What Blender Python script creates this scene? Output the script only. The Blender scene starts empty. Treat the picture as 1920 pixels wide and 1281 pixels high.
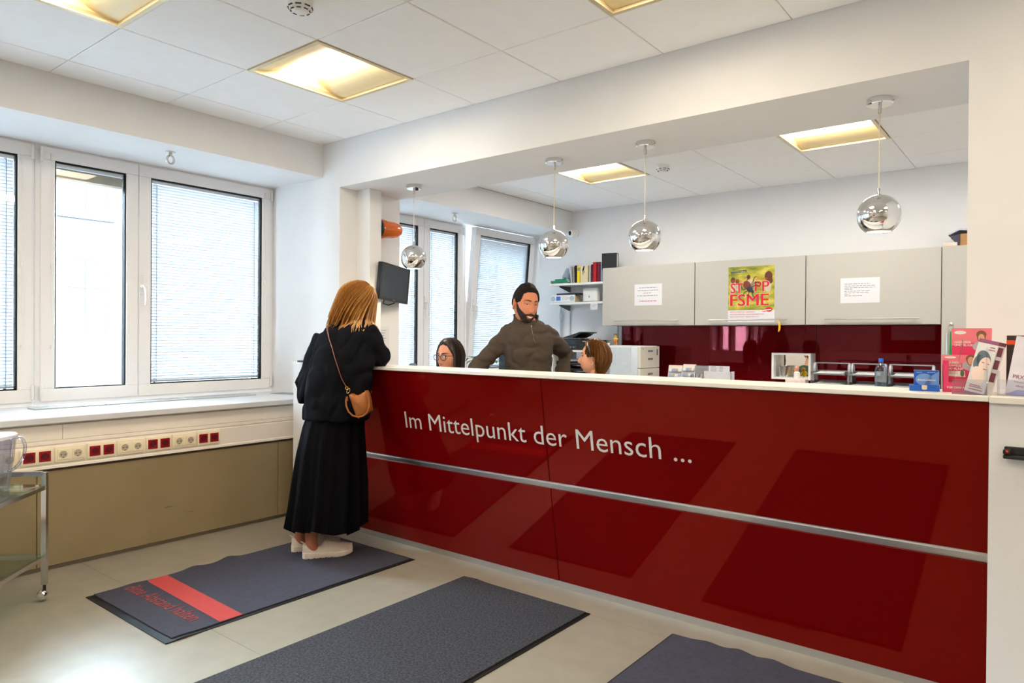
import bpy, bmesh, math, random
from math import sin, cos, pi, radians as R, sqrt, atan2
from mathutils import Vector as V, Matrix as Mx, noise
from mathutils.bvhtree import BVHTree
random.seed(7)
SC = bpy.context.scene
COL = SC.collection
# ---------------------------------------------------------------- camera
cd = bpy.data.cameras.new('camera'); cam = bpy.data.objects.new('camera', cd); COL.objects.link(cam)
cd.sensor_width = 36; cd.lens = 36*1303.38/1920; cd.clip_start = .05; cd.clip_end = 200
yaw, pit, rol = R(38.2312), R(-.38248), R(.41786)
f_ = V((-sin(yaw)*cos(pit), cos(yaw)*cos(pit), sin(pit))); r0 = V((cos(yaw), sin(yaw), 0)); u0 = r0.cross(f_)
r_ = cos(rol)*r0+sin(rol)*u0; u_ = cos(rol)*u0-sin(rol)*r0
m = Mx((r_, u_, -f_)).transposed().to_4x4(); m.translation = V((0, 0, 1.26)); cam.matrix_world = m
SC.camera = cam
# ---------------------------------------------------------------- world, exposure
W = bpy.data.worlds.new('world'); SC.world = W; W.use_nodes = True
bg = W.node_tree.nodes['Background']; bg.inputs[0].default_value = (.72, .88, 1, 1); bg.inputs[1].default_value = SKY = 68
SC.view_settings.view_transform = 'Standard'; SC.view_settings.look = 'None'
SC.view_settings.gamma = 1; SC.view_settings.use_curve_mapping = False; SC.view_settings.exposure = 0.54
CEIL_W = 7.2      # watts of each recessed ceiling light
PEND_W = 5.0       # watts of each pendant bulb
SC.cycles.max_bounces = 10; SC.cycles.diffuse_bounces = 6; SC.cycles.transparent_max_bounces = 24
SC.cycles.sample_clamp_indirect = 6
def area(name, loc, rot, sx, sy, w, col, portal=False):
    l = bpy.data.lights.new(name, 'AREA'); l.shape = 'RECTANGLE'; l.size = sx; l.size_y = sy; l.energy = w; l.color = col
    l.cycles.is_portal = portal
    o = bpy.data.objects.new(name, l); o.location = loc; o.rotation_euler = rot; COL.objects.link(o); return o
area('portal_front', (-5.05, .75, 1.63), (0, R(-90), 0), 1.7, 4.9, 1, (1, 1, 1), True)
area('portal_back', (-5.05, 5.1, 1.63), (0, R(-90), 0), 1.7, 2.8, 1, (1, 1, 1), True)
# ---------------------------------------------------------------- materials
MATS = {}
def s2l(c): return tuple((x/12.92 if x <= .04045 else ((x+.055)/1.055)**2.4) for x in c)
def rgb(r, g, b): return s2l((r/255, g/255, b/255))
def mat(name, col, rough=.5, metal=0, var=.04, nscale=30, bump=0, bscale=200, spec=.5, coat=0, trans=0, ior=1.45, emit=0, alpha=1, stretch=None, sheen=0, tint=None):
    if name in MATS: return MATS[name]
    m = bpy.data.materials.new(name); m.use_nodes = True; nt = m.node_tree; b = nt.nodes['Principled BSDF']
    tc = nt.nodes.new('ShaderNodeTexCoord'); mp = nt.nodes.new('ShaderNodeMapping')
    nt.links.new(tc.outputs['Object'], mp.inputs['Vector'])
    if stretch: mp.inputs['Scale'].default_value = stretch
    if var > 0:
        n = nt.nodes.new('ShaderNodeTexNoise'); n.inputs['Scale'].default_value = nscale; n.inputs['Detail'].default_value = 4
        nt.links.new(mp.outputs[0], n.inputs['Vector'])
        cr = nt.nodes.new('ShaderNodeValToRGB')
        cr.color_ramp.elements[0].position = .3; cr.color_ramp.elements[1].position = .7
        cr.color_ramp.elements[0].color = tuple(max(0, c*(1-var)) for c in col)+(1,)
        cr.color_ramp.elements[1].color = tuple(min(1, c*(1+var)) for c in col)+(1,)
        nt.links.new(n.outputs[0], cr.inputs[0]); nt.links.new(cr.outputs[0], b.inputs['Base Color'])
    else: b.inputs['Base Color'].default_value = col+(1,)
    b.inputs['Roughness'].default_value = rough; b.inputs['Metallic'].default_value = metal
    b.inputs['Specular IOR Level'].default_value = spec; b.inputs['IOR'].default_value = ior
    b.inputs['Coat Weight'].default_value = coat; b.inputs['Coat Roughness'].default_value = .02
    b.inputs['Transmission Weight'].default_value = trans; b.inputs['Sheen Weight'].default_value = sheen
    if tint: b.inputs['Specular Tint'].default_value = tint+(1,)
    if emit: b.inputs['Emission Color'].default_value = col+(1,); b.inputs['Emission Strength'].default_value = emit
    if bump:
        n2 = nt.nodes.new('ShaderNodeTexNoise'); n2.inputs['Scale'].default_value = bscale; n2.inputs['Detail'].default_value = 3
        nt.links.new(mp.outputs[0], n2.inputs['Vector'])
        bp = nt.nodes.new('ShaderNodeBump'); bp.inputs['Strength'].default_value = bump; bp.inputs['Distance'].default_value = .003
        nt.links.new(n2.outputs[0], bp.inputs['Height']); nt.links.new(bp.outputs[0], b.inputs['Normal'])
    MATS[name] = m; return m
def glassy(name, tint=(1, 1, 1), refl=.08, rough=0):
    "thin clear sheet: mostly transparent with a Fresnel reflection"
    m = bpy.data.materials.new(name); m.use_nodes = True; nt = m.node_tree; nt.nodes.remove(nt.nodes['Principled BSDF'])
    t = nt.nodes.new('ShaderNodeBsdfTransparent'); t.inputs[0].default_value = tint+(1,)
    g = nt.nodes.new('ShaderNodeBsdfGlossy'); g.inputs['Roughness'].default_value = rough
    lw = nt.nodes.new('ShaderNodeLayerWeight'); lw.inputs[0].default_value = .25
    mu = nt.nodes.new('ShaderNodeMath'); mu.operation = 'MULTIPLY_ADD'; mu.inputs[1].default_value = .5; mu.inputs[2].default_value = refl
    mu.use_clamp = True
    mix = nt.nodes.new('ShaderNodeMixShader'); nt.links.new(lw.outputs['Fresnel'], mu.inputs[0]); nt.links.new(mu.outputs[0], mix.inputs[0])
    nt.links.new(t.outputs[0], mix.inputs[1]); nt.links.new(g.outputs[0], mix.inputs[2])
    nt.links.new(mix.outputs[0], nt.nodes['Material Output'].inputs[0]); return m
def translucent(name, col, f=.5):
    m = bpy.data.materials.new(name); m.use_nodes = True; nt = m.node_tree; nt.nodes.remove(nt.nodes['Principled BSDF'])
    d = nt.nodes.new('ShaderNodeBsdfDiffuse'); t = nt.nodes.new('ShaderNodeBsdfTranslucent'); x = nt.nodes.new('ShaderNodeMixShader')
    d.inputs[0].default_value = col+(1,); t.inputs[0].default_value = col+(1,); x.inputs[0].default_value = f
    nt.links.new(d.outputs[0], x.inputs[1]); nt.links.new(t.outputs[0], x.inputs[2]); nt.links.new(x.outputs[0], nt.nodes['Material Output'].inputs[0]); return m
def emission(name, col, s):
    m = bpy.data.materials.new(name); m.use_nodes = True; nt = m.node_tree; nt.nodes.remove(nt.nodes['Principled BSDF'])
    e = nt.nodes.new('ShaderNodeEmission'); e.inputs[0].default_value = col+(1,); e.inputs[1].default_value = s
    nt.links.new(e.outputs[0], nt.nodes['Material Output'].inputs[0]); return m
WALL = mat('wall_paint', (.785, .785, .795), .75, var=.012, nscale=6, bump=.05, bscale=90)
TILE = mat('ceiling_board', (.92, .925, .94), .85, var=.012, nscale=12, bump=.06, bscale=300)
DARK = mat('dark_gap', (.02, .02, .02), .9, var=0)
FLOOR = mat('linoleum', rgb(144, 137, 123), .33, var=.07, nscale=9, bump=.03, bscale=40)
CREAM = mat('cream_plastic', rgb(244, 236, 226), .42, var=.01)
OLIVE = mat('olive_metal_panel', rgb(146, 130, 98), .45, var=.05, nscale=5)
PLINTH = mat('plinth_grey', rgb(150, 138, 124), .5)
SILL = mat('grey_white_sill', rgb(214, 216, 220), .3, var=.02)
UPVC = mat('white_window_plastic', rgb(240, 239, 240), .28, var=.008)
BLACK = mat('black_rubber', (.008, .008, .009), .6, var=.1, spec=.25)
BLKPL = mat('black_plastic', (.015, .015, .017), .35, var=.1)
GREYPL = mat('grey_plastic', rgb(120, 122, 126), .4)
CHROME = mat('chrome', (.785, .785, .795), .035, 1, var=0)
STEEL = mat('brushed_steel', (.62, .6, .57), .3, 1, var=.04, stretch=(1, 1, 40))
ALU = mat('aluminium_strip', (.66, .66, .68), .35, 1, var=.02)
RED = mat('red_gloss_lacquer', (.145, .0007, .0014), .03, var=.01, spec=1, tint=(1, .17, .10))
REDB = mat('red_gloss_splashback', (.095, .0006, .002), .02, var=.01, spec=.8, tint=(1, .25, .30))
LAM = mat('white_laminate', rgb(230, 230, 232), .35, var=.01)
CABM = mat('cabinet_white', rgb(186, 183, 175), .4, var=.01)
WTOP = mat('worktop_cream', rgb(234, 231, 225), .3, var=.015, stretch=(1, 8, 8))
PAPER = mat('white_paper', rgb(220, 220, 224), .7, var=.01)
INK = mat('grey_print', rgb(150, 148, 152), .7, var=0)
INKR = mat('red_print', rgb(190, 60, 70), .7, var=0)
WHITE = mat('white_plastic', rgb(236, 236, 234), .35, var=.01)
PANE = glassy('window_glass', (.97, .99, 1), .03)
ACRYL = glassy('clear_acrylic', (.93, .94, .97), .10, .02)
SLATM = translucent('blind_slat_white', (.66, .66, .68), .11)
GLOW = emission('warm_glow', (1, .86, .62), 9)
GLOWW = emission('lamp_glow', (1, .93, .8), 14)
# ---------------------------------------------------------------- mesh builder
class MB:
    def __init__(s, M=None): s.bm = bmesh.new(); s.M = M or Mx(); s.mi = 0
    def vs(s, pts): return [s.bm.verts.new(s.M @ V(p)) for p in pts]
    def fc(s, vv):
        try: f = s.bm.faces.new(vv); f.material_index = s.mi; return f
        except ValueError: return None
    def quad(s, *p): return s.fc(s.vs(p))
    def box(s, a, b, bev=0, seg=1):
        x0, x1 = sorted((a[0], b[0])); y0, y1 = sorted((a[1], b[1])); z0, z1 = sorted((a[2], b[2]))
        v = s.vs([(x0,y0,z0),(x1,y0,z0),(x1,y1,z0),(x0,y1,z0),(x0,y0,z1),(x1,y0,z1),(x1,y1,z1),(x0,y1,z1)])
        fs = [s.fc([v[i] for i in q]) for q in ((3,2,1,0),(4,5,6,7),(0,1,5,4),(1,2,6,5),(2,3,7,6),(3,0,4,7))]
        if bev:
            es = list({e for f in fs for e in f.edges})
            r = bmesh.ops.bevel(s.bm, geom=es, offset=bev, segments=seg, affect='EDGES', profile=.5)
            for f in r['faces']: f.material_index = s.mi
        return s
    def prism(s, pts, off):
        "closed outline pts extruded by vector off"
        a = s.vs(pts); b = s.vs([V(p)+V(off) for p in pts]); n = len(a)
        s.fc(a[::-1]); s.fc(b)
        for i in range(n): s.fc([a[i], a[(i+1) % n], b[(i+1) % n], b[i]])
        return s
    def loft(s, rings, cap=True, close=True):
        R_ = [s.vs(r) for r in rings]; n = len(R_[0])
        for a, b in zip(R_, R_[1:]):
            for i in range(n if close else n-1): s.fc([a[i], a[(i+1) % n], b[(i+1) % n], b[i]])
        if cap and close: s.fc(R_[0][::-1]); s.fc(R_[-1])
        return s
    def lathe(s, prof, n=24, loc=(0, 0, 0), axis=None, cap=True):
        rot = V((0, 0, 1)).rotation_difference(V(axis).normalized()).to_matrix() if axis else Mx.Identity(3)
        return s.loft([[V(loc)+rot @ V((r*cos(2*pi*i/n), r*sin(2*pi*i/n), z)) for i in range(n)] for r, z in prof], cap)
    def cyl(s, p0, p1, r0, r1=None, n=12):
        p0, p1 = V(p0), V(p1); d = p1-p0
        return s.lathe([(r0, 0), (r1 if r1 is not None else r0, d.length)], n, p0, d)
    def tube(s, pts, r, n=8, fx=1, fy=1, up=None, closed=False):
        pts = [V(p) for p in pts]; k = len(pts); rr = r if isinstance(r, (list, tuple)) else [r]*k
        rings = []; x = None
        for i in range(k):
            if closed: t = pts[(i+1) % k]-pts[i-1]
            else: t = pts[min(i+1, k-1)]-pts[max(i-1, 0)]
            t = t.normalized() if t.length > 1e-9 else V((0, 0, 1))
            if x is None:
                x = V(up) if up else (V((0, 0, 1)) if abs(t.z) < .9 else V((1, 0, 0)))
            x = (x-t*x.dot(t)); x = x.normalized() if x.length > 1e-6 else t.orthogonal().normalized()
            y = t.cross(x)
            rings.append([pts[i]+x*(rr[i]*fx*cos(2*pi*j/n))+y*(rr[i]*fy*sin(2*pi*j/n)) for j in range(n)])
        if closed: rings.append(rings[0]); return s.loft(rings, False)
        return s.loft(rings)
    def ball(s, c, r, nu=14, nv=9):
        if not isinstance(r, (list, tuple)): r = (r, r, r)
        c = V(c)
        rings = [[c+V((r[0]*sin(p)*cos(2*pi*i/nu), r[1]*sin(p)*sin(2*pi*i/nu), r[2]*cos(p))) for i in range(nu)] for p in [pi*(1-(j+.02)/(nv+.04)) for j in range(nv+1)]]
        return s.loft(rings)
    def text(s, body, size, M, ext=.0004, align='LEFT', sx=1, bold=0, space=1, shear=0):
        c = bpy.data.curves.new('t', 'FONT'); c.body = body; c.size = size; c.extrude = ext; c.align_x = align; c.offset = bold; c.space_character = space; c.shear = shear
        c.resolution_u = 3
        o = bpy.data.objects.new('t', c); COL.objects.link(o)
        me = bpy.data.meshes.new_from_object(o.evaluated_get(bpy.context.evaluated_depsgraph_get()))
        bpy.data.objects.remove(o); bpy.data.curves.remove(c)
        n0 = len(s.bm.verts); f0 = len(s.bm.faces)
        me.transform(s.M @ M @ Mx.Diagonal((sx, 1, 1, 1))); s.bm.from_mesh(me); bpy.data.meshes.remove(me)
        s.bm.faces.ensure_lookup_table()
        for f in s.bm.faces[f0:]: f.material_index = s.mi
        return s
def curve_pts(p, n=4):
    p = [V(q) for q in p]; out = []
    for i in range(len(p)-1):
        a, b, c, d = p[max(i-1, 0)], p[i], p[i+1], p[min(i+2, len(p)-1)]
        for k in range(n):
            t = k/n; out.append(.5*((2*b)+(c-a)*t+(2*a-5*b+4*c-d)*t*t+(3*b-a-3*c+d)*t**3))
    return out+[p[-1]]
def frame(o, x, y):
    "matrix with origin o, local x and y axes (z = x cross y)"
    x = V(x).normalized(); y = V(y).normalized(); z = x.cross(y)
    m = Mx((x, y, z)).transposed().to_4x4(); m.translation = V(o); return m
def rotz(o, a): return Mx.Translation(V(o)) @ Mx.Rotation(a, 4, 'Z')
BASE = {}
def base_of(o): return BASE.get(o.name, Mx())
def link(name, bm, mats, parent=None, M=None, smooth=35):
    me = bpy.data.meshes.new(name); bmesh.ops.recalc_face_normals(bm, faces=bm.faces[:])
    if M is not None: bm.transform(M)
    bm.to_mesh(me); bm.free()
    for mm in (mats if isinstance(mats, (list, tuple)) else [mats]): me.materials.append(mm)
    if smooth:
        me.polygons.foreach_set('use_smooth', [True]*len(me.polygons)); me.set_sharp_from_angle(angle=R(smooth))
    o = bpy.data.objects.new(name, me); COL.objects.link(o)
    if parent: o.parent = parent
    return o
def tag(o, label=None, cat=None, group=None, kind=None):
    if label: o['label'] = label
    if cat: o['category'] = cat
    if group: o['group'] = group
    if kind: o['kind'] = kind
    return o
def thing(name, label, cat, loc=(0, 0, 0), rz=0, group=None):
    o = bpy.data.objects.new(name, None); o.empty_display_size = .05; COL.objects.link(o); o.location = loc; o.rotation_euler = (0, 0, rz)
    BASE[o.name] = Mx.Translation(V(loc)) @ Mx.Rotation(rz, 4, 'Z')
    return tag(o, label, cat, group)
def part(mb, name, mats, parent, label=None, smooth=35, kind=None):
    "mesh modelled in world coordinates, stored relative to its thing"
    o = link(name, mb.bm, mats, parent, base_of(parent).inverted(), smooth); BASE[o.name] = base_of(parent)
    return tag(o, label, None, None, kind)
def solo(mb, name, mats, label, cat, group=None, kind=None, smooth=35):
    lo = [min(v.co[i] for v in mb.bm.verts) for i in range(3)]; hi = [max(v.co[i] for v in mb.bm.verts) for i in range(3)]
    c = V(((lo[0]+hi[0])/2, (lo[1]+hi[1])/2, lo[2]))
    o = link(name, mb.bm, mats, None, Mx.Translation(-c), smooth); o.location = c; BASE[o.name] = Mx.Translation(c)
    return tag(o, label, cat, group, kind)
def struct(mb, name, mats, label=None, parent=None, smooth=35):
    if parent: return part(mb, name, mats, parent, smooth=smooth)
    o = link(name, mb.bm, mats, None, None, smooth); BASE[o.name] = Mx(); o['kind'] = 'structure'
    return tag(o, label)
def copy_tree(o, parent=None):
    c = o.copy(); COL.objects.link(c)
    if parent: c.parent = parent
    BASE[c.name] = base_of(o)
    for ch in list(o.children): copy_tree(ch, c)
    return c
# ================================================================ setting
YB, YK, ZC = 3.157, 3.735, 2.66          # beam front, beam back, ceiling
X0, XR, YF, YE = -4.95, 3.2, -3.6, 6.5   # window wall, right wall, wall behind the camera, far wall
b = MB(); b.box((X0, YF-.1, -.12), (XR+.1, YE+.1, -.012))
floor = struct(b, 'floor', FLOOR, 'beige linoleum floor running under the mats')
ys = [YF, -2.06, -.82, .36, 1.5365, 2.6985, 3.9, 5.1, YE]
for a, c in zip(ys, ys[1:]):
    b = MB(); b.box((X0+.5, a+.0008, -.012), (XR, c-.0008, 0)); part(b, 'linoleum_sheet', FLOOR, floor)
# --- left wall: bulkhead over the windows, parapet below, end of window run
b = MB()
b.box((X0-.3, YF, 2.42), (-4.27, YB, 3.0)); b.box((X0-.3, YK, 2.42), (-4.29, YE, 3.0))
b.box((X0-.3, YF, -.1), (-4.26, YB, .78)); b.box((X0-.3, YK, -.1), (-4.26, YE, .78))
b.box((X0-.3, YF, .78), (X0+.05, -1.75, 2.42))
struct(b, 'wall_left', WALL, 'white window wall with bulkhead above and parapet below')
b = MB(); b.box((X0-.3, YE, -.1), (XR, YE+.15, 3.0)); struct(b, 'wall_back', WALL, 'white rear wall of the reception office')
b = MB()
b.box((X0-.3, YB, -.1), (-4.073, YK, 3.0)); b.box((-4.073, YB, 2.327), (-.281, YK, 3.0)); b.box((-.281, YB, -.1), (XR, YK, 3.0))
struct(b, 'wall_beam', WALL, 'white wall with the wide opening and beam above the counter')
b = MB(); b.box((-4.075, 3.312, 0), (-3.93, 3.43, 2.329), .006); struct(b, 'trim_1', WALL, 'narrow white boxed riser on the pier left of the opening')
b = MB(); b.box((XR, YF, -.1), (XR+.15, YB+.05, 3.0)); struct(b, 'wall_right', WALL, 'white wall on the right of the entrance hall')
b = MB(); b.box((1.6, YK-.02, -.1), (1.75, YE+.05, 3.0)); struct(b, 'wall_office', WALL, 'white side wall of the reception office')
b = MB(); b.box((X0-.3, YF-.15, -.1), (XR+.1, YF, 3.0)); struct(b, 'wall_front', WALL, 'white wall behind the camera')
# --- ceiling of boards
b = MB(); b.box((-4.3, YF, ZC+.24), (XR, YB, ZC+.3)); b.box((-4.3, YK, ZC+.24), (1.7, YE, ZC+.3))
b.box((-4.3, YF, ZC+.24), (-4.28, YE, ZC))
ceil = struct(b, 'ceiling', DARK, 'suspended white board ceiling')
PX = .6135; gx = [-3.39-PX*2+PX*i for i in range(14)]
def cells(y0, dy, ymin, ymax, xmin, xmax, lamps):
    ysn = [y0+dy*i for i in range(-12, 12) if ymin < y0+dy*i < ymax]; ysn = [ymin]+ysn+[ymax]
    xs = [xmin]+[g for g in gx if xmin+.02 < g < xmax-.02]+[xmax]
    for a, c in zip(ysn, ysn[1:]):
        for p, q in zip(xs, xs[1:]):
            if any(abs((a+c)/2-ly) < .2 and abs((p+q)/2-lx) < .2 for lx, ly in lamps): continue
            b = MB(); g = .0022; e = .004
            v = b.vs([(p+g, a+g, ZC+.003), (q-g, a+g, ZC+.003), (q-g, c-g, ZC+.003), (p+g, c-g, ZC+.003)])
            w = b.vs([(p+g+e, a+g+e, ZC), (q-g-e, a+g+e, ZC), (q-g-e, c-g-e, ZC), (p+g+e, c-g-e, ZC)])
            t = b.vs([(p+g, a+g, ZC+.016), (q-g, a+g, ZC+.016), (q-g, c-g, ZC+.016), (p+g, c-g, ZC+.016)])
            b.fc(w)
            for i in range(4): j = (i+1) % 4; b.fc([v[i], v[j], w[j], w[i]]); b.fc([t[i], t[j], v[j], v[i]])
            b.fc(t)
            part(b, 'ceiling_board', TILE, ceil, smooth=0)
# two rows the photo shows plus the rest of the grid over the hall
LF = [(-3.083, 2.333), (-3.083, 1.081), (-1.2425, 2.333), (.598, 2.333), (-1.2425, .455), (.598, .455), (-3.083, -.797), (-1.2425, -1.42), (.598, -1.42), (2.43, .455), (-3.083, -2.675)]
LB = [(-3.083, 5.1125), (-1.2425, 5.1125), (.598, 5.1125)]
def snap(l, y0, dy): return [(x, y0+dy*(math.floor((y-y0)/dy)+.5)) for x, y in l]
LFs = snap(LF, 1.394, .6257); LBs = snap(LB, 4.8, .625)
cells(1.394, .6257, YF, YB, -4.27, XR, LFs); cells(4.8, .625, YK, YE, -4.29, 1.6, LBs)
# --- recessed ceiling lights
REFL = mat('warm_reflector', rgb(246, 226, 178), .35, var=.02); RIM = mat('lamp_rim', rgb(214, 196, 160), .3, .3, var=.02)
LLAB = {0: 'recessed square ceiling light in front of the beam, nearest the window corner', 1: 'recessed square ceiling light at the upper left edge of the photo',
        2: 'recessed square ceiling light cut by the upper edge, left of the smoke detector side', 11: 'recessed square office ceiling light above the shelves, left of the second pendant',
        12: 'recessed square office ceiling light behind the rightmost pendant'}
LLAB[2] = 'recessed square ceiling light cut by the top edge right of the middle'
for k, (x, y) in enumerate(LFs+LBs):
    hx = PX/2-.003; hy = .3105
    t = thing('ceiling_light', LLAB.get(k, 'recessed square ceiling light out of view over the hall'), 'ceiling light', (x, y, ZC), 0, 'recessed ceiling lights')
    b = MB()
    for s in (-1, 1):
        b.box((x-hx, y+s*hy, ZC-.004), (x+hx, y+s*(hy-.022), ZC+.02)); b.box((x+s*hx, y-hy+.022, ZC-.004), (x+s*(hx-.022), y+hy-.022, ZC+.02))
    part(b, 'frame', RIM, t)
    b = MB(); n = 8; ix, iy = hx-.02, hy-.02         # two curved wings beside the central basket
    for s in (-1, 1):
        b.loft([[V((x-ix, y+s*(iy-(iy-.09)*sin(a)), ZC+.012+.1*(1-cos(a)))), V((x+ix, y+s*(iy-(iy-.09)*sin(a)), ZC+.012+.1*(1-cos(a))))] for a in [i*pi/2/n for i in range(n+1)]], False, False)
    for s in (-1, 1): b.quad((x+s*ix, y-iy, ZC+.012), (x+s*ix, y+iy, ZC+.012), (x+s*ix, y+iy, ZC+.2), (x+s*ix, y-iy, ZC+.2))
    b.quad((x-ix, y-iy, ZC+.2), (x+ix, y-iy, ZC+.2), (x+ix, y+iy, ZC+.2), (x-ix, y+iy, ZC+.2))
    part(b, 'reflector', REFL, t)
    b = MB(); b.loft([[V((x-ix+.04, y+.1*cos(a), ZC+.06+.07*sin(a))), V((x+ix-.04, y+.1*cos(a), ZC+.06+.07*sin(a)))] for a in [pi*i/8 for i in range(9)]][::1], False, False)
    b = MB(); b.lathe([(.0, 0), (.1, .0), (.1, 2*ix-.09)], 16, (x-ix+.045, y, ZC+.125), (1, 0, 0)); part(b, 'lamp_basket', GLOW, t)
    area('lamp', (x, y, ZC+.008), (0, 0, 0), .5, .5, CEIL_W*(2.2 if y > 4 else 1), (1, .86, .66) if y < 4 else (1, .96, .89)).parent = None
# --- smoke detectors
def smoke(x, y, lab):
    t = thing('smoke_detector', lab, 'smoke detector', (x, y, ZC), 0, 'ceiling smoke detectors')
    b = MB(); b.lathe([(.0, 0), (.052, 0), (.052, -.014), (.05, -.016)], 28, (x, y, ZC)); part(b, 'base', WHITE, t)
    b = MB(); b.lathe([(.046, -.014), (.05, -.028), (.046, -.04), (.028, -.048), (.024, -.052), (.0, -.054)], 28, (x, y, ZC)); part(b, 'cap', WHITE, t)
    for i in range(8):
        a = i*pi/4; b = MB(rotz((x, y, ZC), a)); b.box((.0455, -.012, -.032), (.051, .012, -.036)); b.box((.036, -.009, -.0445), (.042, .009, -.047)); part(b, 'vent_slot', BLKPL, t)
smoke(-2.505, 1.735, 'white smoke detector cut by the top edge of the photo'); smoke(-2.54, 5.184, 'white smoke detector on the office ceiling between two pendants')
# --- eye hooks under the bulkhead
for x, y, l in ((-4.455, 2.13, 'steel eye hook under the bulkhead above the wide blind'), (-4.485, 4.81, 'steel eye hook under the office bulkhead above the narrow blind')):
    t = thing('eye_hook', l, 'hook', (x, y, 2.42), 0, 'ceiling eye hooks')
    b = MB(); b.lathe([(0, 0), (.03, 0), (.03, -.004), (.012, -.006), (.009, -.03), (0, -.03)], 16, (x, y, 2.42)); part(b, 'plate', STEEL, t)
    b = MB(); b.tube([(x+.0, y+.022*cos(a), 2.42-.05+.026*sin(a)) for a in [2*pi*i/20 for i in range(20)]], .0075, 8, closed=True); part(b, 'ring', STEEL, t)
# ================================================================ windows
def profile(b, x, y0, z0, y1, z1, w, d):
    "rectangular frame in the plane x, bar width w, depth d towards -x"
    for p, q in (((y0, z0), (y1, z0+w)), ((y0, z1-w), (y1, z1)), ((y0, z0+w), (y0+w, z1-w)), ((y1-w, z0+w), (y1, z1-w))):
        b.box((x-d, p[0], p[1]), (x, q[0], q[1]), .004)
XW = -4.9
SLM = {}
def sash(parent, y0, y1, hand=None, hinge=None, blind='down', lean=0, detail=True, z0=.84, z1=2.41):
    "one casement; lean tilts it about its bottom edge"
    T = Mx.Translation((XW-.02, 0, z0)) @ Mx.Rotation(lean, 4, 'Y') @ Mx.Translation((-XW+.02, 0, -z0))
    b = MB(T); profile(b, XW, y0, z0, y1, z1, .078, .07); s = part(b, 'sash', UPVC, parent)
    gy0, gy1, gz0, gz1 = y0+.078, y1-.078, z0+.078, z1-.078
    b = MB(T); profile(b, XW-.004, gy0-.002, gz0-.002, gy1+.002, gz1+.002, .009, .05); part(b, 'gasket', BLACK, s)
    b = MB(T); b.box((XW-.016, gy0, gz0), (XW-.02, gy1, gz1)); part(b, 'pane', PANE, s)
    b = MB(T); b.box((XW-.064, gy0, gz0), (XW-.068, gy1, gz1)); part(b, 'pane', PANE, s)
    if not detail: return s
    b = MB(T); b.box((XW-.028, gy0+.008, gz1-.03), (XW-.056, gy1-.008, gz1-.008)); part(b, 'head_rail', ALU, s)
    if blind == 'down':
        n = 66; pz = (gz1-gz0-.05)/n; key = (round(gy1-gy0, 3), lean); me = None
        for i in range(n):
            z = gz1-.035-pz*(i+.5)
            if me is None:
                c = MB(); a = R(50); w = .0125
                c.loft([[V((w*q*cos(a)+.0012*(1-q*q), -(gy1-gy0)/2+.012, w*q*sin(a))), V((w*q*cos(a)+.0012*(1-q*q), (gy1-gy0)/2-.012, w*q*sin(a)))] for q in (-1, -.4, .4, 1)], False, False)
                o = link('slat', c.bm, SLATM, s, None); me = o.data
            else: o = bpy.data.objects.new('slat', me); COL.objects.link(o); o.parent = s
            o.matrix_local = base_of(s).inverted() @ T @ Mx.Translation((XW-.042, (gy0+gy1)/2, z))
        b = MB(T)
        for yy in (gy0+.05, gy1-.05): b.box((XW-.028, yy-.002, gz0), (XW-.0285, yy+.002, gz1-.03)); b.box((XW-.0555, yy-.006, gz0), (XW-.056, yy+.006, gz1-.03))
        part(b, 'ladder_cord', mat('ladder_tape', rgb(150, 175, 205), .8), s)
        b = MB(T); b.box((XW-.03, gy0+.01, gz0+.012), (XW-.054, gy1-.01, gz0+.024)); part(b, 'bottom_rail', ALU, s)
    else:
        for i in range(14):
            b = MB(T); z = gz1-.034-.0042*i; b.box((XW-.029, gy0+.012, z), (XW-.055, gy1-.012, z-.0022)); part(b, 'slat', mat('stacked_slat', rgb(205, 200, 185), .5), s)
        b = MB(T); b.box((XW-.03, gy0+.01, gz1-.094), (XW-.054, gy1-.01, gz1-.108)); part(b, 'bottom_rail', ALU, s)
    if hand is not None:
        y = hand; b = MB(T); b.box((XW, y-.014, 1.53), (XW+.012, y+.014, 1.66), .004); b.cyl((XW+.01, y, 1.585), (XW+.04, y, 1.585), .011)
        b.tube([(XW+.038, y, 1.59), (XW+.047, y+.012, 1.575), (XW+.05, y+.016, 1.53), (XW+.046, y+.016, 1.475), (XW+.044, y+.014, 1.455)], [.011, .012, .011, .009, .007], 8, 1, .8)
        part(b, 'handle', WHITE, s)
    if hinge is not None:
        for zz in (.86, 2.315):
            b = MB(T); b.cyl((XW+.008, hinge, zz), (XW+.008, hinge, zz+.085), .0085, n=10); b.cyl((XW+.008, hinge, zz+.04), (XW+.008, hinge, zz+.043), .0095, n=10); part(b, 'hinge', WHITE, s)
        yc = hinge+(.055 if hinge < (y0+y1)/2 else -.055)
        b = MB(T); b.box((XW, yc-.007, 2.33), (XW+.012, yc+.007, 2.37), .002); b.tube([(XW+.007, yc, 2.33), (XW+.008, yc, 1.7), (XW+.008, yc+.004, 1.35)], .0018, 5); b.box((XW, yc-.006, 1.66), (XW+.012, yc+.006, 1.69), .002)
        b.tube([(XW+.008, yc, 1.68), (XW+.016, yc+.012, 1.45), (XW+.014, yc+.006, 1.2), (XW+.008, yc, 1.17)], .0016, 5); b.cyl((XW+.008, yc, 1.19), (XW+.008, yc, 1.165), .006, .008, 8)
        part(b, 'blind_cord', WHITE, s)
    return s
def window(k, y0, y1, lab):
    b = MB(); profile(b, XW-.012, y0, .805, y1, 2.425, .045, .06); w = struct(b, 'window_%d' % k, UPVC, lab); return w
w = window(1, 1.53, 3.16, 'front window beside the counter with one raised and one lowered blind')
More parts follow.
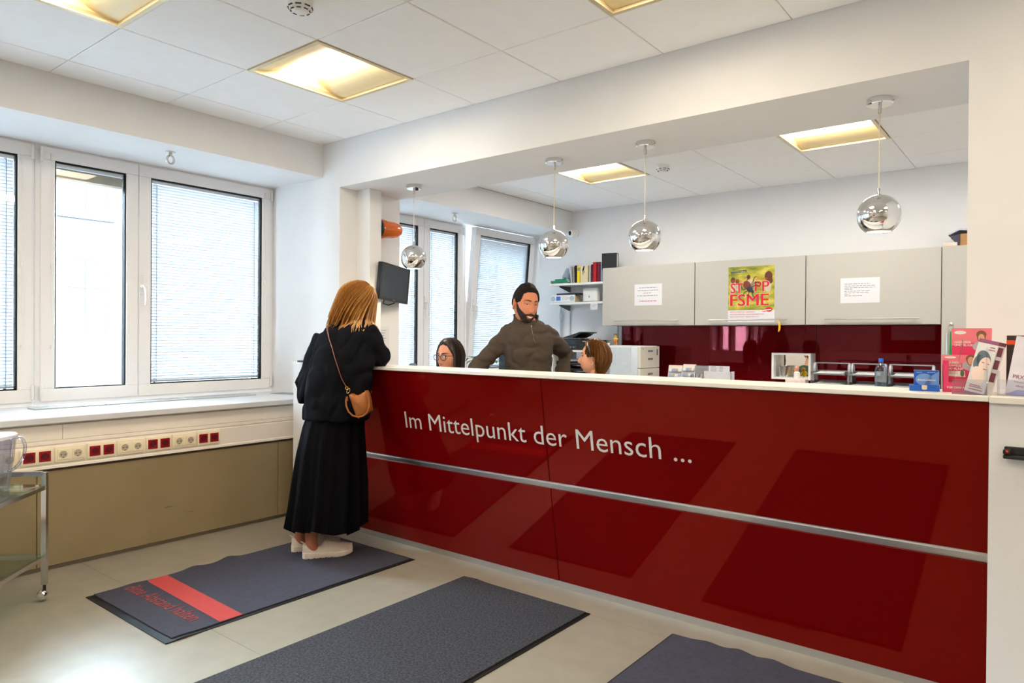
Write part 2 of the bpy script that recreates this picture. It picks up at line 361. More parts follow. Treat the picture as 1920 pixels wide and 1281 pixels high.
sash(w, 1.556, 2.130, None, 1.558, 'up'); sash(w, 2.136, 3.135, 2.145, 3.137, 'down')
w = window(2, -.10, 1.525, 'front window at the left edge of the photo, blind lowered')
sash(w, .505, 1.514, None, 1.512, 'down'); sash(w, -.075, .50, None, None, 'up', detail=False)
w = window(3, -1.73, -.105, 'front window out of view on the left'); sash(w, -1.70, -1.125, detail=False); sash(w, -1.12, -.13, detail=False)
w = window(4, 3.76, 5.425, 'office window behind the monitor with two lowered blinds')
sash(w, 3.80, 4.818, None, None, 'down'); sash(w, 4.822, 5.385, 4.832, 5.387, 'down')
w = window(5, 5.43, 6.5, 'office window with its sash tilted inwards'); sash(w, 5.452, 6.482, 5.475, None, 'down', R(4.6))
# --- sill, grille, cable trunking, lower panels
SILLB = MB(); SILLB.box((-4.9, -3.6, .783), (-4.17, YB, .818), .004); sl = struct(SILLB, 'trim_2', SILL, 'pale grey window sill with a vent grille')
b = MB(); b.box((-4.9, YK, .783), (-4.17, YE, .818), .004); struct(b, 'trim_3', SILL, 'pale grey window sill of the office')
for ya, yb in ((1.44, 1.83), (1.835, 2.33), (2.335, 2.84)):
    b = MB(); profile(b, 0, -.07, 0, .07, 1, .1, 1); b = MB()
    for q in ((-4.745, -4.728), (-4.635, -4.618)): b.box((q[0], ya, .818), (q[1], yb, .828), .002)
    for q in ((ya, ya+.02), (yb-.02, yb)): b.box((-4.728, q[0], .818), (-4.635, q[1], .828), .002)
    for i in range(5): b.box((-4.722+.0185*i, ya+.02, .8185), (-4.722+.0185*i+.008, yb-.02, .824))
    part(b, 'vent_grille', mat('grille_alu', rgb(196, 204, 208), .35, .3), sl)
b = MB(); Xp = -4.20
# stepped cream trunking: cover, two ridges, socket channel, lip
prof = [(-4.26, .783), (Xp-.012, .783), (Xp-.012, .774), (Xp, .772), (Xp, .694), (Xp-.004, .692), (Xp-.004, .689), (Xp, .687), (Xp, .672), (Xp-.006, .669), (Xp-.006, .664), (Xp, .661), (Xp, .560), (Xp+.004, .556), (Xp+.004, .543), (Xp-.02, .540), (-4.26, .540)]
b.prism([(x, YF, z) for x, z in prof], (0, YB-YF, 0)); tr = struct(b, 'trim_4', CREAM, 'cream cable trunking under the window sill')
b = MB(); b.box((Xp, 1.4365, .694), (Xp+.0006, 1.4385, .772)); part(b, 'cover_joint', PLINTH, tr)
b = MB(); b.box((-4.27, YF, 0), (-4.235, YB, .03)); struct(b, 'baseboard_left', PLINTH, 'grey plinth below the olive panels')
b = MB(); b.box((-4.26, YF, .0), (-4.245, YB, .54)); pl = struct(b, 'trim_5', PLINTH, 'olive metal heating cover panels below the trunking')
jy = [-3.6, -1.54, -.11, 1.322, 2.757, YB]
for a, c in zip(jy, jy[1:]): b = MB(); b.box((-4.245, a+.0015, .022), (-4.208, c-.0015, .527), .003); part(b, 'metal_panel', OLIVE, pl)
b = MB()
for (y, z, l, t) in ((1.985, .215, .05, .009), (2.03, .218, .07, .003), (2.12, .165, .05, .002)): b.prism([(-4.2078, y, z), (-4.2078, y+l, z+.004), (-4.2078, y+l*.8, z+t), (-4.2078, y+.006, z+t)], (.0003, 0, 0))
part(b, 'scuff_mark', mat('scuff', rgb(105, 105, 108), .6), pl)
# --- double sockets
SRED = mat('red_socket', rgb(150, 8, 28), .3, var=.02); SCREAM = mat('cream_socket', rgb(240, 228, 200), .35, var=.01)
sy = [(1.086, 'c'), (1.243, 'r'), (1.399, 'c'), (1.556, 'r'), (1.712, 'c'), (1.869, 'r'), (2.024, 'c'), (2.177, 'r')]
SLAB = {0: 'cream double socket seen through the water jug', 1: 'red double socket just right of the water jug', 2: 'cream double socket second right of the jug', 3: 'red double socket second of the four red ones from the left',
        4: 'cream double socket in the middle of the row', 5: 'red double socket third of the four red ones from the left', 6: 'cream double socket nearest the counter', 7: 'red double socket at the right end of the row'}
for k, (y, c) in enumerate(sy):
    w = .148; t = thing('double_socket', SLAB[k], 'socket', (Xp, y+w/2, .568), 0, 'double sockets in the trunking')
    m_ = SRED if c == 'r' else SCREAM
    b = MB(); b.box((Xp, y, .57), (Xp+.009, y+w, .654), .0035, 2); part(b, 'frame', SCREAM, t)
    for i in range(2):
        yc = y+.039+.071*i; zc = .612
        b = MB(); b.box((Xp+.008, yc-.0275, zc-.0275), (Xp+.0115, yc+.0275, zc+.0275), .0015)
        b.lathe([(.0215, .0), (.0205, .002), (.0195, .0005), (.0185, -.0005)], 24, (Xp+.0115, yc, zc), (1, 0, 0), False); ins = part(b, 'socket_insert', m_, t)
        b = MB(); b.lathe([(.0, .0004), (.0188, .0004)], 24, (Xp+.0115, yc, zc), (1, 0, 0), False); part(b, 'shaded_well', mat('shaded_well_'+c, tuple(q*.6 for q in (rgb(120, 6, 20) if c == 'r' else rgb(225, 212, 185))), .5), ins)  # flat disc: the shade of the recess is put into its darkened colour
        b = MB()
        for dy, dz, rr in ((-.0095, 0, .0032), (.0095, 0, .0032), (0, .002, .0015), (0, -.016, .003)): b.lathe([(0, .0008), (rr, .0008)], 10, (Xp+.0115, yc+dy, zc+dz), (1, 0, 0), False)
        part(b, 'contact_hole', BLKPL, ins)
# --- papers on the sill
t = thing('magazine', 'flat magazine lying on the sill by the wall', 'magazine', (-4.55, 3.07, .818))
b = MB(rotz((-4.55, 3.065, .818), R(12))); b.box((-.12, -.065, 0), (.12, .065, .003)); part(b, 'pages', PAPER, t)
b = MB(rotz((-4.55, 3.065, .821), R(12))); b.box((-.121, -.066, 0), (.121, .066, .0008)); part(b, 'cover', mat('magazine_cover', rgb(120, 130, 145), .35, var=.6, nscale=14), t)
# ================================================================ outside: house across the street
FAC = mat('pale_facade', (.031, .0305, .030), .8, var=.02, nscale=2)
t = thing('neighbour_house', 'pale house across the street seen through the clear pane', 'building', (-14.5, 5, -5))
b = MB(); b.box((-16, -14, -5), (-14, 26, 5.2)); b.box((-14, -14, -5), (-13.85, 26, .9)); part(b, 'wall', FAC, t)
b = MB(); b.prism([(-14, -14, 2.95), (-13.8, -14, 3.1), (-13.7, -14, 3.25), (-14, -14, 3.3)], (0, 40, 0)); part(b, 'string_course', FAC, t)
b = MB(); b.prism([(-14, -14, 4.6), (-13.7, -14, 4.75), (-13.5, -14, 5.1), (-13.5, -14, 5.2), (-14, -14, 5.25)], (0, 40, 0)); part(b, 'cornice', FAC, t)
GW = mat('far_window_glass', (.0225, .0225, .0235), .6, var=.1, spec=.1)
for i in range(9):
    for z0, z1 in ((1.2, 2.65), (-1.9, -.4), (3.45, 4.3)):
        y = -6.9+1.95*i
        b = MB(); profile(b, -13.95, y-.1, z0-.1, y+.85, z1+.1, .1, .06); fr = part(b, 'window', FAC, t)
        b = MB(); b.box((-13.99, y, z0), (-13.97, y+.75, z1)); part(b, 'window_pane', GW, fr)
        b = MB(); profile(b, -13.955, y, z0, y+.75, z1, .05, .02); b.box((-13.975, y+.35, z0), (-13.952, y+.4, z1)); b.box((-13.975, y, z0+(z1-z0)*.62), (-13.949, y+.75, z0+(z1-z0)*.62+.05)); part(b, 'glazing_bar', FAC, fr)
b = MB(); b.box((-14, -14, -5.2), (-5.3, 26, -5.0)); solo(b, 'street', mat('asphalt', rgb(120, 120, 120), .9), 'grey street surface between the two houses', 'street')
# ================================================================ reception counter
YT, YBt = 2.715, 2.893          # the red front leans out: y at z=1.062 and at z=.032
def yp(z): return YBt+(YT-YBt)*(z-.032)/1.03
t = thing('reception_counter', 'long reception counter with glossy red front and cream top', 'counter', (-2, 2.95, 0))
def slab(b, xa, xb, z0, z1, th=.018, off=0):
    b.prism([(xa, yp(z0)+off, z0), (xa, yp(z1)+off, z1), (xa, yp(z1)+th+off, z1), (xa, yp(z0)+th+off, z0)], (xb-xa, 0, 0))
XL, XJ, XE = -3.79, -1.965, -.176
for xa, xb in ((XL, XJ-.0015), (XJ+.0015, XE)):
    for z0, z1 in ((.034, .512), (.548, 1.06)):
        b = MB(); slab(b, xa, xb, z0, z1); bmesh.ops.bevel(b.bm, geom=b.bm.edges[:], offset=.0015, segments=1, affect='EDGES'); part(b, 'front_panel', RED, t)
b = MB(); slab(b, XL, XE, .513, .547, .01, .008); slab(b, XL, XE, .522, .538, .01, .0015); part(b, 'metal_strip', ALU, t, 'aluminium strip across the red front')
b = MB(); b.prism([(XL, yp(.0)+.02, .0), (XL, yp(1.06)+.02, 1.06), (XL, 2.98, 1.06), (XL, 2.98, 0)], (XE-XL, 0, 0)); part(b, 'carcass', LAM, t)
b = MB(); b.box((XL, 2.899, 0), (XE, 2.93, .034)); part(b, 'toe_kick', ALU, t)
b = MB(); b.box((-4.10, 2.80, 0), (XL, 3.0, 1.062)); part(b, 'end_block', LAM, t, 'white end block on the left'); b = MB(); b.box((XE, 2.712, 0), (.75, 3.155, 1.062)); part(b, 'end_block', LAM, t, 'white end block on the right')
b = MB(); b.box((-4.105, 2.795, 1.062), (XL, 2.972, 1.08), .002); b.box((XL, 2.697, 1.062), (XE-.001, 2.972, 1.08), .002); b.box((XE, 2.697, 1.058), (.75, 3.155, 1.08), .002); part(b, 'worktop', WTOP, t)
dk = thing('office_desk', 'white office desk along the inside of the counter, hidden behind it', 'desk', (-2.1, 3.2, 0))
b = MB(); b.box((-4.0, 2.984, .70), (-.3, 3.46, .735), .003); part(b, 'desk_top', LAM, dk)
for x in (-3.96, -2.18, -.38): b = MB(); b.box((x-.02, 3.0, 0), (x+.02, 3.44, .70)); part(b, 'leg', LAM, dk)
LET = mat('grey_white_lettering', rgb(214, 210, 208), .5, var=.01)
fx = frame((-2.957, yp(.733)-.0012, .733), (1, 0, 0), (0, (YT-YBt), 1.03))
b = MB(); b.text('Im Mittelpunkt der Mensch ...', .1405, fx, .0006, sx=1.0, bold=-.0006)
xs = [v.co.x for v in b.bm.verts]; w0, w1 = min(xs), max(xs); k = (1.742)/(w1-w0)
for v in b.bm.verts: v.co.x = -2.955+(v.co.x-w0)*k
part(b, 'lettering', LET, t, 'pale grey lettering Im Mittelpunkt der Mensch', smooth=0)
b = MB(rotz((-3.93, 2.83, 1.08), .2)); b.box((-.09, -.05, 0), (.09, .05, .012), .003); solo(b, 'flat_tray', mat('dark_blue_plastic', rgb(50, 62, 80), .4), 'flat dark tray on the far left end of the counter', 'tray')
# black strap catch on the white end block
t = thing('door_catch', 'black plastic catch with a red dot on the white end block', 'latch', (-.06, 2.712, .88))
b = MB(); b.box((-.135, 2.70, .890), (.1, 2.712, .924), .003); part(b, 'plate', BLKPL, t)
b = MB(); b.box((-.137, 2.672, .888), (.1, 2.70, .900), .003); b.box((-.137, 2.672, .900), (-.115, 2.70, .918), .004); b.box((-.06, 2.672, .900), (-.02, 2.70, .914), .004); part(b, 'clip', BLKPL, t)
b = MB(); b.ball((-.126, 2.671, .911), .0045, 10, 6); part(b, 'red_dot', mat('red_dot', rgb(200, 30, 20), .4), t)
# ================================================================ mats
MATG = mat('blue_grey_carpet', rgb(58, 58, 71), .95, var=.16, nscale=60, bump=.6, bscale=350)
MATD = mat('speckled_grey_carpet', rgb(50, 50, 56), .95, var=.8, nscale=110, bump=.7, bscale=300)
MATR = mat('red_carpet_print', rgb(176, 62, 58), .95, var=.1, nscale=80)
MATR2 = mat('dull_red_carpet_print', rgb(132, 62, 66), .95, var=.2, nscale=120)
def floor_mat(lab, x0, x1, y0, y1, pile, bx, by, waves=(), ends=(1, 1)):
    t = thing('floor_mat', lab, 'mat', ((x0+x1)/2, (y0+y1)/2, 0), 0, 'entrance mats')
    def wv(x, y, dx, dy):
        h = 0; o = V((0, 0, 0))
        for ax, at_, s, amp in waves:
            if ax == 'x' and abs(x-(x0 if s < 0 else x1)) < .12: q = (y-at_)/.05; g = math.exp(-q*q)*(1-abs(x-(x0 if s < 0 else x1))/.12); h += amp*g; o.x += s*amp*.6*g
            if ax == 'y' and abs(y-(y0 if s < 0 else y1)) < .12: q = (x-at_)/.05; g = math.exp(-q*q)*(1-abs(y-(y0 if s < 0 else y1))/.12); h += amp*g; o.y += s*amp*.6*g
        return V((x+o.x, y+o.y, h))
    def sheet(b, xa, xb, ya, yb, z, nx, ny, zb):
        rows = [[wv(xa+(xb-xa)*i/nx, ya+(yb-ya)*j/ny, 0, 0)+V((0, 0, z)) for i in range(nx+1)] for j in range(ny+1)]
        g = [b.vs(r) for r in rows]
        for j in range(ny):
            for i in range(nx): b.fc([g[j][i], g[j][i+1], g[j+1][i+1], g[j+1][i]])
        ring = g[0]+[g[j][nx] for j in range(1, ny+1)]+g[ny][-2::-1]+[g[j][0] for j in range(ny-1, 0, -1)]
        lo = [b.bm.verts.new(V((v.co.x, v.co.y, v.co.z-(z-zb)))) for v in ring]
        for i in range(len(ring)): k = (i+1) % len(ring); b.fc([ring[i], ring[k], lo[k], lo[i]])
    b = MB(); sheet(b, x0, x1, y0, y1, .003, 24, 40, .0002); part(b, 'rubber_edge', BLACK, t)
    b = MB(); sheet(b, x0+bx[0], x1-bx[1], y0+by[0], y1-by[1], .0085, 40, 60, .0032); part(b, 'carpet', pile, t)
    return t
m1 = floor_mat('blue-grey mat with red stripe and faded lettering by the trolley', -3.64, -2.838, 1.345, 2.735, MATG, (.006, .022), (.035, .02), [('x', 1.56, -1, .004), ('x', 1.87, -1, .01), ('x', 2.07, -1, .014), ('x', 1.42, 1, .006)])
b = MB(); b.prism([(-3.632, 1.622, .0087), (-2.862, 1.592, .0087), (-2.862, 1.698, .0087), (-3.632, 1.728, .0087)], (0, 0, .0004)); part(b, 'red_stripe', MATR, m1)
b = MB(); b.text('Bitte Abstand halten', .105, frame((-3.60, 1.50, .0098), (1, .012, 0), (-.012, 1, 0)), .0008, sx=.74, shear=0, bold=.0012); part(b, 'lettering', MATR2, m1, 'dull red lettering Bitte Abstand halten', smooth=0)
floor_mat('large speckled grey mat in the middle of the floor', -2.44, -1.665, 1.19, 2.705, MATD, (.008, .02), (.035, .008), [('y', -2.35, 1, .004)])
floor_mat('blue-grey mat with rippled edge at the bottom edge of the photo', -1.282, -.47, 1.2, 2.742, MATG, (.01, .02), (.035, .008), [('y', -1.12, 1, .008), ('y', -.99, 1, .012), ('y', -.86, 1, .01)])
# ================================================================ glass trolley and jug
P0 = V((-3.756, 1.212, 0)); d1 = V((-.707, -.707, 0)); d2 = V((.715, -.699, 0)).normalized()
t = thing('serving_trolley', 'chrome trolley with glass shelves at the left edge of the photo', 'trolley', (P0.x-.05, P0.y-.5, 0))
LW, LL = .42, .70
def q(a, c, z): p = P0+d1*a+d2*c; return V((p.x, p.y, z))
Mt = frame((P0.x, P0.y, 0), d1, V((0, 0, 1)).cross(d1)); 
def bar(b, p0, p1, w=.022, h=.022):
    p0, p1 = V(p0), V(p1); d = (p1-p0).normalized(); up = V((0, 0, 1)) if abs(d.z) < .5 else d1
    sd = d.cross(up).normalized(); up = sd.cross(d)
    b.loft([[p+sd*w/2*i+up*h/2*j for i, j in ((-1, -1), (1, -1), (1, 1), (-1, 1))] for p in (p0, p1)])
CHD = mat('dull_chrome', (.72, .70, .69), .12, 1, var=.03)
for a in (0, LW):
    for c in (0, LL): b = MB(); bar(b, q(a, c, .075), q(a, c, .605)); part(b, 'post', CHD, t)
for z in (.598,):
    b = MB(); bar(b, q(.011, 0, z), q(LW-.011, 0, z)); part(b, 'handle_rail', CHD, t); b = MB(); bar(b, q(.011, LL, z), q(LW-.011, LL, z)); part(b, 'handle_rail', CHD, t)
for z in (.533, .205):
    for e in (((0, .011), (0, LL-.011)), ((LW, .011), (LW, LL-.011)), ((.011, 0), (LW-.011, 0)), ((.011, LL), (LW-.011, LL))):
        b = MB(); bar(b, q(*e[0], z), q(*e[1], z), .018, .018); part(b, 'shelf_rail', CHD, t)
    b = MB(); b.prism([q(.0, .0, z+.010), q(LW, .0, z+.010), q(LW, LL, z+.010), q(.0, LL, z+.010)], (0, 0, .007)); part(b, 'glass_shelf', glassy('shelf_glass', (.82, .93, .90), .06), t)
for a in (0, LW):
    for c in (0, LL):
        p = q(a, c, 0); b = MB(); b.cyl(p+V((0, 0, .045)), p+V((0, 0, .08)), .007, n=8); part(b, 'caster_stem', BLKPL, t)
        b = MB(); o = p+V((.004, -.012, .026)); b.lathe([(0, -.02), (.017, -.018), (.0255, -.006), (.0255, .006), (.017, .018), (0, .02)], 20, o, (-.6, .5, 0)); part(b, 'caster', CHROME, t)
# water jug on the upper shelf
jc = V((-3.755, 1.0, .551)); JG = glassy('jug_plastic', (.86, .87, .93), .09, .03)
t = thing('water_jug', 'clear plastic water filter jug on the trolley', 'jug', jc)
def jr(z, k, g=0):
    w, l = (.052+.020*k-g), (.085+.030*k-g)
    return [jc+V((0, 0, z))+d2*(l*math.copysign(abs(cos(a))**.6, cos(a)))+d1*(w*math.copysign(abs(sin(a))**.6, sin(a))) for a in [2*pi*i/28 for i in range(28)]]
b = MB(); b.loft([jr(0.001, 0), jr(.01, .03), jr(.12, .55), jr(.125, .62), jr(.235, 1.0)], False); b.fc(b.vs(jr(.002, 0))); part(b, 'vessel', JG, t)
b = MB(); b.loft([jr(.085, .5, .012), jr(.2, .85, .012), jr(.232, .9, .008)], False); b.fc(b.vs(jr(.085, .5, .012))); part(b, 'filter_funnel', glassy('funnel_plastic', (.84, .86, .95), .12, .05), t)
b = MB(); b.loft([jr(.006, 0, .004), jr(.075, .35, .005)]); part(b, 'water', glassy('water', (.88, .90, .93), .05), t)
b = MB(); b.loft([jr(.232, 1.0, -.003), jr(.246, 1.0, -.003), jr(.252, .85), jr(.252, .3)]); part(b, 'lid', mat('jug_lid', rgb(232, 232, 240), .35), t)
hd = (-d2*.25-d1).normalized(); 
hx = V((.62, .785, 0)).normalized()
b = MB(); b.tube(curve_pts([jc+hx*.083+V((0, 0, .236)), jc+hx*.115+V((0, 0, .238)), jc+hx*.135+V((0, 0, .205)), jc+hx*.128+V((0, 0, .15)), jc+hx*.10+V((0, 0, .105)), jc+hx*.068+V((0, 0, .085))]), .0085, 8, .8, 1.3); part(b, 'handle', JG, t)
# ================================================================ pendants
CORD = mat('cream_cord', rgb(226, 216, 190), .6)
PINN = mat('lamp_inside_white', (.9, .86, .78), .5, var=.01)
PL = ['chrome globe pendant nearest the windows, farthest left', 'chrome globe pendant second from the left, above the bearded person', 'chrome globe pendant third from the left, in front of the white wall', 'chrome globe pendant at the right end of the opening']
for k, x in enumerate((-3.593, -2.389, -1.786, -.636)):
    y = 3.43; zc = 1.812; r = .09
    t = thing('pendant_lamp', PL[k], 'pendant lamp', (x, y, 2.327), 0, 'chrome globe pendants')
    b = MB(); b.lathe([(0, 0), (.052, 0), (.054, -.003), (.054, -.024), (.05, -.028), (0, -.028)], 32, (x, y, 2.327)); part(b, 'ceiling_rose', CHROME, t)
    b = MB(); b.cyl((x+.054, y-.0, 2.313), (x+.058, y, 2.313), .003, n=8); b.cyl((x-.03, y-.0455, 2.313), (x-.032, y-.049, 2.313), .003, n=8); b.lathe([(0, 2.26), (.008, 2.262), (.009, 2.299), (0, 2.299)], 10, (x, y, 0)); part(b, 'screw', STEEL, t)
    b = MB(); b.cyl((x, y, zc+r+.02), (x, y, 2.27), .0028, n=6); part(b, 'cord', CORD, t)
    b = MB(); b.lathe([(0, zc+r+.03), (.006, zc+r+.028), (.007, zc+r+.004), (.018, zc+r-.003), (.018, zc+r-.008), (0, zc+r-.008)], 12, (x, y, 0)); part(b, 'cord_grip', CHROME, t)
    a1 = math.acos(-.075/r); n = 26
    b = MB(); b.lathe([(max(.0004, r*sin(a1*i/n)), r*cos(a1*i/n)) for i in range(n+1)]+[(r*sin(a1)-.002, r*cos(a1)-.0005)], 48, (x, y, zc), cap=False); part(b, 'globe', CHROME, t, smooth=60)
    b = MB(); b.lathe([(max(.0004, (r-.0025)*sin(a1*i/n)), (r-.0025)*cos(a1*i/n)) for i in range(n+1)], 32, (x, y, zc), cap=False); part(b, 'inner_shell', PINN, t, smooth=60)
    b = MB(); b.ball((x, y, zc-.03), .022, 12, 8); part(b, 'bulb', GLOWW, t)
    l = bpy.data.lights.new('pendant_bulb', 'POINT'); l.energy = PEND_W; l.color = (1, .82, .58); l.shadow_soft_size = .024; o = bpy.data.objects.new('pendant_bulb', l); o.location = (x, y, zc-.056); COL.objects.link(o)
# ================================================================ pier: beacon, monitor, notice
t = thing('warning_beacon', 'orange warning beacon mounted on the pier', 'beacon', (-4.0, 3.43, 2.06))
b = MB(); b.lathe([(0, 0), (.078, 0), (.078, .014), (0, .014)], 24, (-3.995, 3.431, 2.058), (0, 1, 0)); part(b, 'base', BLKPL, t)
b = MB(); b.lathe([(.074, .014), (.075, .04), (.066, .08), (.063, .14), (.058, .18), (.04, .212), (.0, .225)], 28, (-3.995, 3.431, 2.058), (.10, 1, .03)); part(b, 'lens', mat('orange_lens', rgb(255, 120, 6), .10, var=.05, trans=.5, coat=.5), t)
b = MB(); b.cyl((-3.99, 3.45, 2.06), (-3.982, 3.56, 2.064), .036, .028, 14); part(b, 'reflector', mat('beacon_inside', rgb(120, 40, 5), .3), t)
cw = V((-3.947, 3.581, 1.655)); ya_, pa_, ra_ = .318, .054, -.056
A = V((-sin(ya_), cos(ya_), 0)); N = V((cos(ya_), sin(ya_), 0)); Bz = V((0, 0, 1)); N2 = N*cos(pa_)-Bz*sin(pa_); B2 = Bz*cos(pa_)+N*sin(pa_); A3 = A*cos(ra_)+B2*sin(ra_)
MM = frame(cw, A3, N2.cross(A3))
t = thing('wall_monitor', 'dark flat monitor on an arm beside the pier', 'monitor', (-3.99, 3.58, 1.655))
b = MB(MM); b.box((-.213, -.136, -.035), (.213, .136, -.002), .004); part(b, 'housing', mat('monitor_housing', rgb(22, 26, 32), .25), t)
b = MB(MM); 
b.box((-.213, -.136, -.002), (.213, -.118, .001)); b.box((-.213, .122, -.002), (.213, .136, .001)); b.box((-.213, -.118, -.002), (-.197, .122, .001)); b.box((.197, -.118, -.002), (.213, .122, .001)); part(b, 'bezel', BLKPL, t)
b = MB(MM); b.box((-.197, -.118, -.002), (.197, .122, -.0005)); part(b, 'screen', mat('off_screen', rgb(42, 52, 62), .35, var=.05), t)
b = MB(MM); b.box((-.02, -.129, .001), (.02, -.124, .0016)); part(b, 'badge', GREYPL, t)
b = MB(); b.tube([cw-N2*.03, cw-N2*.06+V((0, 0, -.01)), V((-4.073, 3.56, 1.64))], .016, 8); b.box((-4.073, 3.52, 1.58), (-4.06, 3.60, 1.70)); part(b, 'arm', BLKPL, t)
b = MB(); b.tube([cw+A3*-.1-B2*.13-N2*.03, cw+A3*-.08-B2*.16-N2*.05, cw+A3*.0-B2*.165-N2*.05, cw+A3*.06-B2*.14-N2*.03], .004, 6); part(b, 'cable', BLKPL, t)
def greek(b, M, w, rows, h=.006, mi=0):
    "printed lines: rows of word-length strips"
    rnd = random.Random(int(w*1000)+len(rows))
    for (y, x0, x1) in rows:
        x = x0
        while x < x1-.004:
            l = min(rnd.uniform(.012, .035)*w/.3, x1-x); o = M @ V((x, y, .0006)); 
            b.quad(*[M @ V(p) for p in ((x, y, .0007), (x+l, y, .0007), (x+l, y+h, .0007), (x, y+h, .0007))]); x += l+.006*w/.3
def notice(lab, M, w, h, rows, rows2=(), lh=.006, name='paper_notice'):
    t = thing(name, lab, 'notice', M.translation)
    b = MB(M); b.box((0, 0, 0), (w, h, .0006)); part(b, 'sheet', PAPER, t)
    b = MB(); greek(b, M, w, rows, lh); part(b, 'print', INK, t, smooth=0)
    if rows2: b = MB(); greek(b, M, w, rows2, lh); part(b, 'red_print', INKR, t, smooth=0)
notice('white notice taped to the pier below the monitor', frame((-4.0725, 3.535, 1.10), (0, 1, 0), (0, 0, 1)), .10, .235, [(.2-.02*i, .01, .07-.01*(i % 3)) for i in range(7)])
# ================================================================ office wall: cabinets, splashback, counter
CY = 6.13
for k, (xa, xb, lab) in enumerate(((-3.662, -2.672, 'left white wall cabinet with a small notice, next to the shelves'), (-2.668, -1.687, 'middle white wall cabinet carrying the tick poster'), (-1.683, -.706, 'right white wall cabinet with the text notice'))):
    t = thing('wall_cabinet', lab, 'cabinet', ((xa+xb)/2, 6.3, 1.38), 0, 'white wall cabinets')
    b = MB(); b.box((xa+.001, CY+.021, 1.382), (xb-.001, 6.498, 1.962)); part(b, 'body', CABM, t)
    b = MB(); b.box((xa+.002, CY, 1.38), (xb-.002, CY+.019, 1.965), .0015); d = part(b, 'door', CABM, t)
    c = {0: (-3.509, -2.817), 1: (-2.519, -1.829), 2: (-1.529, -.843)}[k]
    b = MB(); b.cyl((c[0], CY-.032, 1.426), (c[1], CY-.032, 1.426), .006, n=10)
    for q_ in (c[0]+.04, c[1]-.04): b.cyl((q_, CY-.032, 1.426), (q_, CY, 1.426), .005, n=8)
    part(b, 'handle', STEEL, d)
t = thing('tall_cabinet', 'tall white cabinet beside the red splashback', 'cabinet', (-.3, 6.3, 0))
b = MB(); b.box((-.703, CY+.02, 0), (.2, 6.498, 1.966)); part(b, 'body', CABM, t)
for xa, xb in ((-.702, -.10), (-.097, .2)): b = MB(); b.box((xa, CY, .08), (xb, CY+.019, 1.966), .0015); part(b, 'door', CABM, t)
t = thing('splashback', 'glossy red splashback below the wall cabinets', 'splashback', (-2.2, 6.49, .76))
for xa, xb in ((-3.62, -2.671), (-2.668, -1.687), (-1.684, -.704)): b = MB(); b.box((xa, 6.484, .762), (xb, 6.499, 1.381), .001); part(b, 'panel', REDB, t)
b = MB(); b.box((-3.633, 6.48, .762), (-3.621, 6.499, 1.381)); part(b, 'edge_strip', mat('brown_edge', rgb(90, 52, 40), .5), t)
t = thing('office_sideboard', 'white sideboard counter along the rear office wall', 'sideboard', (-2.4, 6.2, 0))
b = MB(); b.box((-4.2, 5.82, .725), (-.706, 6.498, .76), .003); part(b, 'top', LAM, t)
b = MB(); b.box((-3.05, 5.86, .06), (-.71, 6.49, .725)); part(b, 'body', CABM, t)
for i in range(4): b = MB(); b.box((-3.05+.585*i+.002, 5.842, .08), (-3.05+.585*(i+1)-.002, 5.86, .72), .0015); part(b, 'door', CABM, t)
b = MB(); b.box((-4.19, 5.9, 0), (-4.15, 6.45, .725)); part(b, 'leg_panel', LAM, t)
# notices and poster on the doors
Fd = lambda x, z: frame((x, CY-.0006, z), (1, 0, 0), (0, 0, 1))
notice('white notice with pink bottom line on the left wall cabinet', Fd(-3.296, 1.577), .295, .207, [(.168, .05, .245), (.142, .035, .26), (.116, .1, .18), (.09, .03, .25)], [(.038, .055, .24)], .0065)
notice('white notice with dense text on the right wall cabinet', Fd(-1.412, 1.554), .289, .203, [(.152, .03, .22), (.136, .03, .255), (.121, .03, .255), (.109, .03, .09), (.094, .03, .225), (.08, .03, .215), (.068, .03, .07), (.056, .03, .16)], (), .0052)
PWp, PHp = .413, .495; PM = Fd(-2.353, 1.407)
t = thing('tick_poster', 'green and yellow poster STOPP FSME with a large tick', 'poster', PM.translation)
b = MB(PM); b.box((0, 0, 0), (PWp, PHp, .0005)); part(b, 'sheet', PAPER, t)
pm = bpy.data.materials.new('meadow_print'); pm.use_nodes = True; nt = pm.node_tree; pb = nt.nodes['Principled BSDF']; pb.inputs['Roughness'].default_value = .5
tc = nt.nodes.new('ShaderNodeTexCoord'); nz = nt.nodes.new('ShaderNodeTexNoise'); nz.inputs['Scale'].default_value = 7; nz.inputs['Detail'].default_value = 5
mp = nt.nodes.new('ShaderNodeMapping'); mp.inputs['Scale'].default_value = (1, 1, 2.2); cr = nt.nodes.new('ShaderNodeValToRGB')
for p_, c_ in ((.3, rgb(84, 108, 22)), (.5, rgb(168, 160, 40)), (.7, rgb(226, 205, 96))):
    e = cr.color_ramp.elements.new(p_); e.color = c_+(1,)
cr.color_ramp.elements[0].color = rgb(70, 96, 20)+(1,); cr.color_ramp.elements[-1].color = rgb(232, 210, 120)+(1,)
nt.links.new(tc.outputs['Object'], mp.inputs[0]); nt.links.new(mp.outputs[0], nz.inputs['Vector']); nt.links.new(nz.outputs[0], cr.inputs[0]); nt.links.new(cr.outputs[0], pb.inputs['Base Color'])
b = MB(PM); b.box((.001, .105, .0005), (PWp-.001, PHp-.001, .0008)); part(b, 'meadow_picture', pm, t)
PL_ = PM @ Mx.Translation((0, 0, .0011))
def disc(b, M, cx, cy, rx, ry, n=20, rot=0, z=0): b.fc(b.vs([M @ V((cx+rx*cos(a)*cos(rot)-ry*sin(a)*sin(rot), cy+rx*cos(a)*sin(rot)+ry*sin(a)*cos(rot), z)) for a in [2*pi*i/n for i in range(n)]]))
